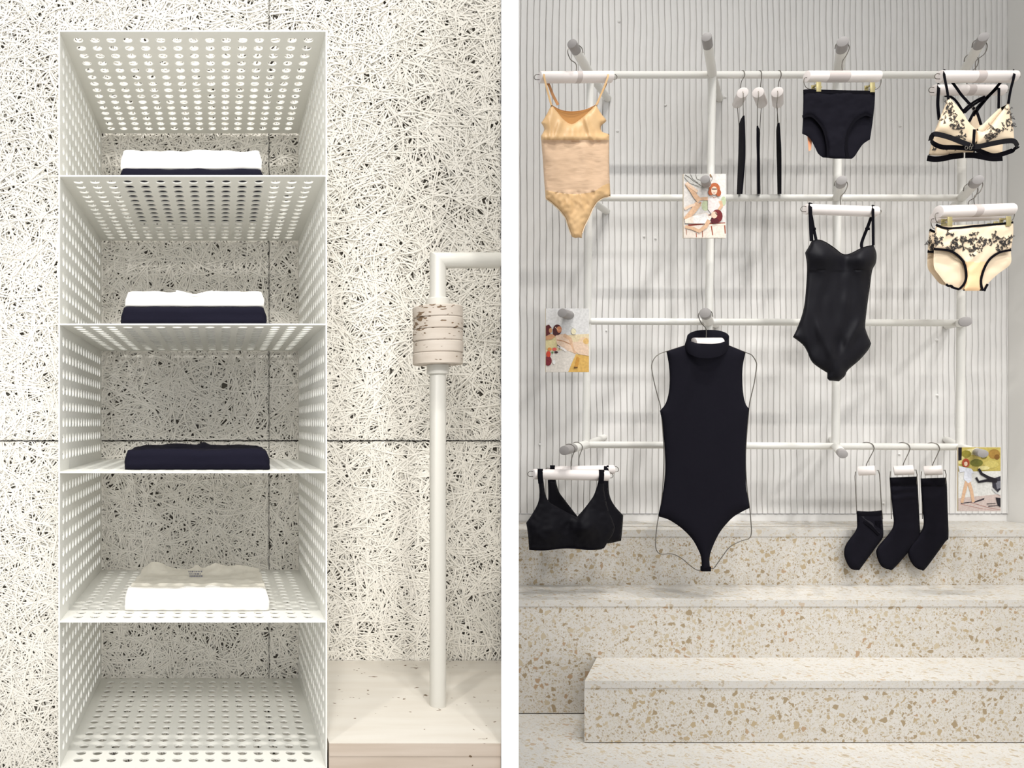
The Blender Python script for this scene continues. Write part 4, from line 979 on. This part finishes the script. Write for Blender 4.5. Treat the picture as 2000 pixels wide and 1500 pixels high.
# ---- black bras, lower left, two hangers on one peg
T = Z(1010, 840, 5.77)
bar_hanger('strap_hanger', 'white cylinder hanger in front, lower left peg, with a black bra over it', ((1041, 926), (1187, 929)), 10.2, 2.50, 'A4', (1115.4, 918), 1, R=11.5)
bar_hanger('strap_hanger', 'white cylinder hanger behind the front one on the lower left peg', ((1074, 920), (1198, 917)), 9, 2.60, 'A4', (1130.8, 911), 1, R=11.5)
def wr_bra(x, y):
    X_, Y_ = (x - 1010) * 5.77, (y - 840) * 5.77
    return .030 * gauss(X_, Y_, 330, 1120, 150, 140) - .016 * gauss(X_, Y_, 310, 1090, 75, 110) + .034 * gauss(X_, Y_, 790, 1100, 150, 130) + .003 * nz(X_, Y_, 50, 6) - .004 * gauss(X_, Y_, 560, 1100, 30, 130, .5) + .004 * math.exp(-((Y_ - 1330) / 14) ** 2)
fb = thing('plunge_bra', 'black plunge bra on the front hanger at lower left', 'bra', P(1105, 1073, 2.49), 'black plunge bras')
c = Cloth(T([(240, 570, 1), (298, 590, 1), (312, 690), (355, 800), (480, 880), (600, 945), (680, 985, 1), (760, 880), (850, 760), (898, 640), (915, 570, 1), (975, 575, 1), (985, 700), (1030, 900), (1100, 1110), (1010, 1280), (985, 1325, 1), (950, 1345), (800, 1352), (560, 1335), (300, 1358), (135, 1350, 1), (122, 1180), (102, 1045, 1), (170, 945), (235, 820), (252, 700)]), 2.486, bulge=.008, back=.010, R=14, step=3.6, wr=wr_bra)
c.build('cups', M['black3'], fb)
m = MB(); ribbon(m, [(x, y, c.depth(x, y) - .002) for x, y in T([(140, 1335), (300, 1344), (560, 1321), (800, 1338), (975, 1322)])], 3.2, .002); m.build('under_band', M['blackt'], fb)
for xb, fr in ((1055, T([(268, 600), (262, 540)])), (1175, T([(945, 600), (950, 540)]))):
    m = MB(); over_bar(m, xb, 927 if xb < 1100 else 929, 2.50, 10.2, [(x, y, 2.480) for x, y in fr], [(xb + (4 if xb < 1100 else -2), 960, 2.505), (xb + (8 if xb < 1100 else -4), 1000, 2.503)], 10); m.build('shoulder_strap', M['blackt'], fb)
bb = thing('plunge_bra', 'black plunge bra hanging behind the front one at lower left, its right side showing', 'bra', P(1130, 1060, 2.59), 'black plunge bras')
c = Cloth(T([(345, 560, 1), (435, 560, 1), (470, 690), (540, 790), (680, 972, 1), (760, 880), (850, 760), (960, 600), (975, 520, 1), (1030, 520, 1), (1030, 640), (1050, 760), (1105, 860), (1196, 962, 1), (1187, 1100), (1172, 1246, 1), (1010, 1280), (700, 1300), (420, 1290, 1), (330, 1000), (350, 760)]), 2.588, bulge=.010, back=.010, R=14, step=4, wr=lambda x, y: .012 * gauss(x, y, 1180, 1035, 20, 25))
c.build('cups', M['black3'], bb)
m = MB(); ribbon(m, [(x, y, c.depth(x, y) - .0015) for x, y in T([(985, 960), (1040, 1050), (1110, 1085)])], 2, .002); m.build('seam', M['blackt'], bb)
for xb, fr in ((1079, T([(390, 580), (395, 530)])), (1184, T([(1003, 560), (1008, 480)]))):
    m = MB(); over_bar(m, xb, 919, 2.60, 9, [(x, y, 2.582) for x, y in fr], [], 9); m.build('shoulder_strap', M['blackt'], bb)

# ---- socks on wire foot forms hung from the lowest rail
T = Z(1620, 840, 5.173)
SK = [('short black sock with a mesh side panel, on the leftmost foot form', [(272, 815, 1), (400, 822), (530, 810, 1), (540, 950), (545, 1060), (530, 1105), (480, 1170), (320, 1390), (290, 1415), (215, 1400), (165, 1320), (147, 1240), (170, 1150), (268, 1010), (277, 920)],
       'foot-form hanger with bare wires above a short sock', ((292, 414), (462, 405)), 376, (258, 505, 530, 275), None),
      ('long black sock with a gathered cuff, middle of the three', [(607, 480, 1), (888, 468, 1), (895, 600), (910, 900), (915, 1060), (890, 1120), (660, 1390), (600, 1408), (520, 1370), (475, 1260), (490, 1180), (638, 985), (635, 800), (615, 600)],
       'foot-form hanger carrying the gathered long sock', ((650, 410), (850, 400)), 737, (612, 885, 880, 618), 1),
      ('long smooth black sock at the right end of the lowest rail', [(920, 488, 1), (1180, 480, 1), (1188, 570), (1195, 800), (1203, 1080), (1170, 1130), (980, 1390), (930, 1415), (850, 1370), (795, 1260), (815, 1170), (942, 990), (940, 800), (925, 600)],
       'foot-form hanger carrying the smooth long sock, rightmost', ((955, 412), (1140, 402)), 1034, (925, 1178, 1172, 932), 1)]
ds = DR - .012
for slab, pp, hlab, (e0, e1), hx, (wl_, wr_, wrb, wlb), long_ in SK:
    (ax, ay), (bx_, by_) = T([e0])[0], T([e1])[0]
    a, b = P(ax, ay, ds + .006), P(bx_, by_, ds - .026)
    t = thing('foot_form_hanger', hlab, 'hanger', (a + b) / 2, 'wire foot-form hangers on the lowest rail')
    tube(MB(), [a, b], .0168, 26, bev=.0015).build('bar', M['bar'], t)
    hx_, _ = T([(hx, 0)])[0]; yr = RY(3, hx_); R = 1.0
    zc = zy(yr, DR); mid = a.lerp(b, .5); x0_ = px_x(hx_, DR); Rm = rr + .0022
    hp = [Vector((mid.x, mid.y, mid.z + .013)), Vector((mid.x, mid.y, mid.z + .024)), Vector((x0_ + .010, DR - Rm * .9 - .004, zc - .014))]
    for ang in (0, 45, 90, 135, 175):
        q = math.radians(ang); hp.append(Vector((x0_ + .012 * math.cos(q), DR - Rm * math.cos(q) * 1.05, zc + Rm * math.sin(q))))
    tube(MB(), catmull(hp, 5), .0013, 8).build('hook', M['wire'], t)
    ytop = pp[0][1]
    L_ = T([(wl_ + 6, e0[1] + 6), (wl_, 470), (wlb, max(ytop, 560)), (wlb + 8, 900)]); R_ = T([(wr_ - 26, e1[1] + 4), (wr_ - 10, e1[1] + 2), (wr_ + 1, 450), (wrb, max(ytop, 560)), (wrb + 8, 900)])
    m = MB(); tube(m, [P(x, y, dd_) for (x, y), dd_ in zip(L_, (ds + .006, ds + .004, ds, ds))], .0012, 6); m.build('form_wire', M['wire'], t)
    m = MB(); tube(m, [P(x, y, dd_) for (x, y), dd_ in zip(R_, (ds - .028, ds - .029, ds - .02, ds - .002, ds))], .0012, 6); m.build('form_wire', M['wire'], t)
    s = thing('sock', slab, 'sock', P(*T([(pp[-6][0], 1410)])[0], ds), 'black socks on foot forms')
    def wr_s(x, y, lg=long_, sd=hx):
        Y_ = (y - 840) * 5.173; w = .001 * nz(x, y, 12, sd)
        if sd == 737 and Y_ < 720: w += .0022 * math.sin((Y_ + .12 * (x - 1735) * 5) / 13.5) * min(1, max(0, (Y_ - 500) / 40))
        if sd == 1034: w += .003 * math.exp(-((Y_ - 545) / 40) ** 2)
        if lg: w += .0018 * gauss(Y_, 0, 1000, 0, 40, 1)
        return w
    c = Cloth(T(pp), ds, bulge=.0115, back=.009, R=13, step=3.4, wr=wr_s)
    cuff = 840 + (ytop + (60 if not long_ else 85)) / 5.173; toe = 840 + 1000 / 5.173
    c.build('cuff', M['blackt'], s, lambda x, y: y < cuff)
    c.build('leg_and_foot', M['black'], s, lambda x, y: y >= cuff)
    if not long_:
        m = MB()
        vv = T([(320, 872), (526, 858), (537, 980), (534, 1040), (500, 1042), (430, 962)])
        v = [P(x, y, c.depth(x, y) - .0012) for x, y in vv] + [P(x, y, c.depth(x, y) + .001) for x, y in vv]; n = len(vv)
        m.add(v, [tuple(range(n - 1, -1, -1)), tuple(range(n, 2 * n))] + [(i, (i + 1) % n, n + (i + 1) % n, n + i) for i in range(n)]).build('mesh_insert', M['mesh_insert'], s, label='charcoal mesh side panel')
        m = MB()
        for k in range(6):
            x0_ = 462 + k * 13; q = T([(x0_, 915), (x0_ + 3, 950 + k * 2), (x0_ + 6, 965 + k * 9)])
            tube(m, [P(x, y, c.depth(x, y) - .002) for x, y in q], .0008, 5)
        m.build('raised_ribs', M['blackt'], s)
        m = MB(); ribbon(m, [(x, y, c.depth(x, y) - .0015) for x, y in T([(290, 905), (380, 950), (450, 1010), (500, 1060)])], 5, .002); m.build('strap_band', M['blackt'], s)

# ---- photo cards on pegs
def card(label, key, x0, y0, x1, y1, d, zt_, layers):
    a, b = P(x0, y1, d), P(x1, y0, d)
    t = thing('photo_card', label, 'card', ((a.x + b.x) / 2, d, a.z), 'photo cards on the pegs')
    m = MB(); box(m, a.x, b.x, d, d + .0045, a.z, b.z); m.build('board', M['board'], t)
    m = MB(); cols = []
    sx = lambda p: max(x0, min(x1, zt_(*p)[0])); sy = lambda p: max(y0, min(y1, zt_(*p)[1]))
    for k, (col, poly) in enumerate(layers):
        dd_ = d - .0003 - .00012 * k
        if poly is None: q = [(x0, y0), (x1, y0), (x1, y1), (x0, y1)]
        elif poly[0] == 'o':
            _, cx_, cy_, ra, rb = poly; q = [zt_(cx_ + ra * math.cos(2 * PI * i / 14), cy_ + rb * math.sin(2 * PI * i / 14)) for i in range(14)]
        elif poly[0] == 's':                                   # stroke
            w = poly[1]; pp = [Vector(v) for v in poly[2:]]; l = []; r_ = []
            for i, v in enumerate(pp):
                tt = (pp[min(i + 1, len(pp) - 1)] - pp[max(i - 1, 0)]).normalized(); nn = Vector((-tt.y, tt.x)) * w / 2 * (1 - .35 * i / len(pp)); l.append(v + nn); r_.append(v - nn)
            q = [zt_(*v) for v in l + r_[::-1]]
        else: q = [zt_(*v) for v in poly]
        q = [(max(x0 + .2, min(x1 - .2, u)), max(y0 + .2, min(y1 - .2, v))) if poly is not None else (u, v) for u, v in q]
        ar = sum(q[i][0] * q[(i + 1) % len(q)][1] - q[(i + 1) % len(q)][0] * q[i][1] for i in range(len(q)))
        if ar > 0: q = q[::-1]
        if poly and poly[0] == 's':
            h_ = len(q) // 2; A, B = q[:h_], q[h_:][::-1]
            for i in range(h_ - 1):
                v = [P(*p, dd_) for p in (A[i], A[i + 1], B[i + 1], B[i])]; m.add(v, [(0, 1, 2, 3)], len(cols))
        else: m.add([P(*p, dd_) for p in q], [tuple(range(len(q)))[::-1][::-1]], len(cols))
        cols.append(col)
    m.build('print', M['printm'], t, cols=cols, smooth=False)
SKN, SK2, SK3 = (224, 184, 150), (198, 146, 106), (236, 206, 180)
zt1 = zp(1010, 580, 8.335)
card('photo card of people at a laid table, pinned on the left peg', 'A3', 1066, 602.5, 1150.5, 727, 2.515, zt1, [
    ((226, 224, 222), None), ((232, 214, 176), [(465, 640), (1170, 600), (1170, 1225), (465, 1225)]), ((222, 178, 96), [(820, 1230), (960, 930), (1170, 960), (1170, 1230)]),
    ((206, 150, 66), [(930, 1140), (970, 960), (1020, 1000), (990, 1150)]), ((222, 214, 204), [(465, 900), (790, 860), (950, 930), (830, 1225), (465, 1225)]), ((214, 200, 150), [(465, 700), (630, 640), (660, 830), (465, 860)]),
    ((236, 206, 172), ('o', 1090, 720, 90, 70)), ((232, 190, 120), ('o', 1120, 720, 45, 50)),
    (SK3, [(620, 620), (760, 600), (900, 700), (960, 930), (900, 900), (780, 860), (650, 770)]), (SKN, ('s', 60, (760, 620), (860, 680), (905, 800), (950, 920))), (SK3, [(900, 740), (1040, 720), (1165, 810), (1165, 960), (1000, 930), (930, 860)]),
    ((240, 214, 190), ('s', 18, (930, 760), (1040, 770), (1160, 850))), (SK2, ('s', 14, (650, 700), (760, 720), (870, 770))), ((244, 238, 232), ('s', 40, (660, 800), (760, 850), (800, 880))),
    ((92, 28, 30), [(465, 470), (520, 450), (560, 500), (540, 600), (465, 640)]), (SK2, ('o', 545, 545, 28, 42)), (SK2, [(470, 640), (560, 600), (630, 640), (560, 690), (470, 700)]),
    ((78, 28, 28), ('o', 655, 535, 70, 88)), ((206, 132, 92), ('o', 685, 530, 42, 54)), ((70, 26, 26), [(580, 520), (620, 500), (680, 600), (620, 635), (585, 610)]), ((232, 200, 170), ('s', 9, (620, 490), (670, 540), (722, 535))),
    ((122, 30, 44), ('o', 505, 1040, 60, 80)), ((206, 70, 44), ('o', 510, 930, 38, 50)), ((222, 140, 70), ('o', 530, 850, 34, 26)), ((216, 96, 84), ('o', 610, 850, 36, 26)), ((60, 30, 34), ('o', 636, 900, 30, 18)), ((96, 132, 80), ('o', 575, 905, 18, 18)),
    ((60, 34, 40), ('s', 10, (650, 780), (700, 810), (690, 860))), ((246, 244, 240), ('o', 600, 1060, 24, 34)), ((150, 60, 50), ('s', 8, (490, 1010), (540, 1050), (500, 1090))), ((104, 70, 30), ('s', 26, (925, 1150), (985, 1150))), ((236, 226, 190), ('o', 920, 560, 40, 50)), ((180, 184, 170), ('s', 5, (860, 470), (930, 520), (970, 560)))])
zt2 = zp(1310, 320, 8.82)
card('photo card of two people on a garden bench, pinned on the second-row peg', 'B2', 1335, 339.5, 1418, 465, 2.515, zt2, [
    ((228, 222, 216), None), ((200, 198, 192), [(225, 175), (660, 175), (640, 420), (480, 420), (240, 300)]), ((236, 232, 224), [(780, 175), (950, 175), (950, 560), (820, 600)]), ((206, 214, 176), ('o', 600, 720, 70, 90)), ((196, 206, 170), ('o', 910, 640, 46, 80)),
    ((92, 86, 80), ('s', 10, (250, 190), (330, 240), (400, 300), (520, 370))), ((92, 86, 80), ('s', 8, (340, 180), (380, 260), (470, 330))), ((100, 92, 84), ('s', 8, (430, 180), (450, 260), (560, 300), (640, 340))), ((80, 74, 70), ('s', 7, (230, 230), (320, 330), (480, 390))), ((90, 84, 80), ('s', 7, (690, 180), (720, 250), (700, 300))), ((150, 112, 70), ('s', 24, (680, 180), (700, 230))),
    ((240, 226, 212), [(230, 1060), (945, 1020), (945, 1275), (230, 1275)]), ((150, 60, 44), ('s', 30, (300, 1060), (600, 1030), (940, 1020))), ((246, 232, 214), ('s', 34, (560, 1060), (940, 1040))),
    ((160, 80, 50), ('s', 20, (700, 1070), (725, 1230))), ((160, 80, 50), ('s', 20, (930, 1060), (940, 1200))), ((160, 80, 50), ('s', 14, (545, 1150), (550, 1265))), ((160, 80, 50), ('s', 12, (440, 1190), (445, 1265))), ((160, 90, 60), ('s', 10, (270, 1130), (272, 1220))),
    ((238, 226, 222), [(640, 600), (760, 570), (850, 620), (850, 800), (700, 860), (640, 780)]), (SKN, ('s', 60, (640, 600), (560, 600), (470, 610))), (SKN, ('s', 60, (850, 640), (880, 720), (800, 830))),
    (SKN, ('s', 90, (500, 640), (430, 560), (360, 450), (270, 330))), (SK2, ('s', 30, (520, 660), (440, 800), (320, 930))), (SKN, ('s', 110, (480, 680), (380, 820), (250, 960))), (SK3, ('s', 50, (240, 780), (330, 730), (420, 700))), (SK3, ('s', 60, (270, 330), (330, 380), (460, 480))),
    ((190, 104, 62), ('o', 755, 430, 95, 105)), ((178, 92, 54), ('o', 690, 490, 44, 52)), ((178, 92, 54), ('o', 825, 500, 44, 60)), ((240, 212, 190), ('o', 750, 460, 52, 72)), ((70, 44, 40), ('s', 22, (710, 435), (795, 435))), ((170, 60, 54), ('s', 12, (735, 500), (765, 500))), ((150, 100, 60), ('s', 10, (700, 550), (750, 585), (800, 560))),
    ((244, 228, 212), [(240, 960), (400, 890), (600, 840), (720, 900), (640, 1030), (400, 1030), (250, 1020)]), ((244, 240, 236), [(390, 900), (600, 850), (680, 960), (590, 1030), (390, 1020)]), (SKN, ('s', 70, (660, 970), (600, 1080), (490, 1160), (380, 1110), (250, 1080))),
    ((116, 34, 38), ('o', 800, 900, 95, 115)), ((92, 26, 34), ('o', 760, 980, 70, 50)), (SK3, ('o', 750, 880, 52, 60)), ((70, 34, 36), ('s', 16, (770, 840), (800, 880))), ((120, 40, 40), ('s', 16, (690, 880), (650, 880)))])
zt3 = zp(1850, 600, 3.487)
card('photo card of a standing person and a car, pinned on the lower right peg', 'D4', 1871.5, 873, 1954.5, 998.5, 2.515, zt3, [
    ((222, 212, 198), None), ((196, 178, 96), [(75, 955), (365, 955), (365, 1120), (75, 1120)]), ((224, 214, 160), ('o', 180, 985, 60, 22)), ((150, 140, 60), ('o', 130, 1000, 34, 26)), ((168, 130, 62), ('o', 320, 1000, 40, 34)), ((120, 120, 50), ('o', 200, 1060, 44, 26)), ((206, 190, 110), ('o', 300, 1070, 50, 26)), ((220, 206, 140), ('o', 90, 1040, 30, 30)), ((132, 92, 40), ('o', 340, 1020, 18, 18)), ((120, 110, 46), ('o', 250, 1020, 20, 14)), ((226, 214, 150), ('o', 250, 1095, 40, 14)), ((30, 26, 34), [(75, 955), (100, 955), (98, 1040), (75, 1045)]),
    ((226, 224, 218), [(75, 1120), (365, 1115), (365, 1280), (75, 1300)]), ((206, 188, 180), [(75, 1300), (365, 1272), (365, 1393), (75, 1393)]), ((176, 132, 122), ('s', 4, (90, 1340), (230, 1372), (360, 1392))), ((176, 132, 122), ('s', 4, (160, 1330), (280, 1365), (364, 1380))),
    ((58, 50, 56), [(180, 1325), (255, 1298), (250, 1312), (185, 1332)]), ((58, 50, 56), ('s', 6, (95, 1336), (175, 1326))), (SKN, ('s', 26, (138, 1170), (118, 1250), (100, 1332))), (SKN, ('s', 26, (140, 1170), (165, 1250), (178, 1328))), ((226, 228, 236), [(75, 1080), (120, 1090), (165, 1100), (185, 1130), (165, 1130), (168, 1180), (145, 1200), (112, 1170), (118, 1120), (85, 1125)]),
    ((178, 82, 52), ('o', 127, 1060, 26, 30)), ((236, 206, 180), ('o', 127, 1066, 12, 16)), ((150, 60, 44), ('s', 6, (116, 1050), (140, 1048))),
    ((50, 48, 58), [(320, 1165), (365, 1150), (365, 1240), (345, 1260), (310, 1225), (308, 1190)]), ((122, 122, 130), [(330, 1190), (365, 1182), (365, 1230), (340, 1240)]), ((206, 206, 206), ('s', 8, (305, 1235), (330, 1262), (364, 1280))), ((34, 30, 38), [(330, 1295), (365, 1300), (365, 1362), (345, 1350)]), ((34, 30, 38), ('s', 5, (270, 1340), (330, 1335))), ((34, 30, 38), ('s', 5, (280, 1356), (350, 1350))),
    ((30, 26, 34), ('s', 22, (340, 1180), (280, 1160), (235, 1135), (215, 1100))), ((30, 26, 34), ('s', 20, (340, 1185), (270, 1180), (215, 1190), (197, 1160)))])

# ------------------------------------------------------------------ light
w = bpy.data.worlds.new('World'); scene.world = w; w.use_nodes = True
bg = w.node_tree.nodes['Background']; bg.inputs['Color'].default_value = (.985, 1, 1.02, 1); bg.inputs['Strength'].default_value = 1.12
def spot(x, y, z, tx, ty, tz, e, size=100, blend=.6, r=.03, col=(1, .965, .92)):
    l = bpy.data.lights.new('ceiling_or_fill_spot', 'SPOT'); l.energy = e; l.spot_size = math.radians(size); l.spot_blend = blend; l.shadow_soft_size = r; l.color = col  # shared by the ceiling spots and the added fill lamps
    o = bpy.data.objects.new('ceiling_or_fill_spot', l); COL.objects.link(o); o.location = (x, y, z)
    o.rotation_euler = (Vector((tx, ty, tz)) - Vector((x, y, z))).to_track_quat('-Z', 'Y').to_euler()
zc = H + 3.6
for x, y, e in ((-.62, .20, 112), (-.05, .20, 108), (.42, .20, 102), (.66, .20, 84)):
    spot(x, y, zc, x * .4, 1.74, .6, e, r=.05, col=(1, .975, .935))
# added soft fill spots behind the camera that brighten the shelf bays
for x, e in ((-.45, 112), (.30, 96)):
    spot(x, -1.0, H + 1.3, x * .12, 1.5, H - .05, e, r=.20, size=34, blend=.9, col=(1, .985, .95))
zr = H + 3.6
for x, e in ((1.0, 140), (1.7, 168), (2.4, 168), (3.0, 125)):
    spot(x, 1.35, zr, x + (2.0 - x) * .3, 2.68, .45, e, r=.04, size=36, blend=1, col=(1, .99, .972))

for x in (1.5, 2.9):  # added frontal fill to lift the combed wall, no ceiling lamps
    spot(x, .1, H + 2.2, 2.15, 2.95, H - .5, 104, r=.10, size=48, blend=1, col=(1, .985, .965))
cam = bpy.data.cameras.new('camera'); co = bpy.data.objects.new('camera', cam); COL.objects.link(co)
cam.sensor_width = 36; cam.sensor_fit = 'HORIZONTAL'; cam.lens = F * 36 / 2000
cam.shift_x = (1000 - VX) / 2000; cam.shift_y = (VY - 750) / 2000
cam.clip_start = .02
co.location = (0, 0, H); co.rotation_euler = (PI / 2, 0, 0)
scene.camera = co
scene.view_settings.view_transform = 'Standard'; scene.view_settings.look = 'None'
scene.view_settings.gamma = 1; scene.view_settings.use_curve_mapping = False; scene.view_settings.exposure = 0.0
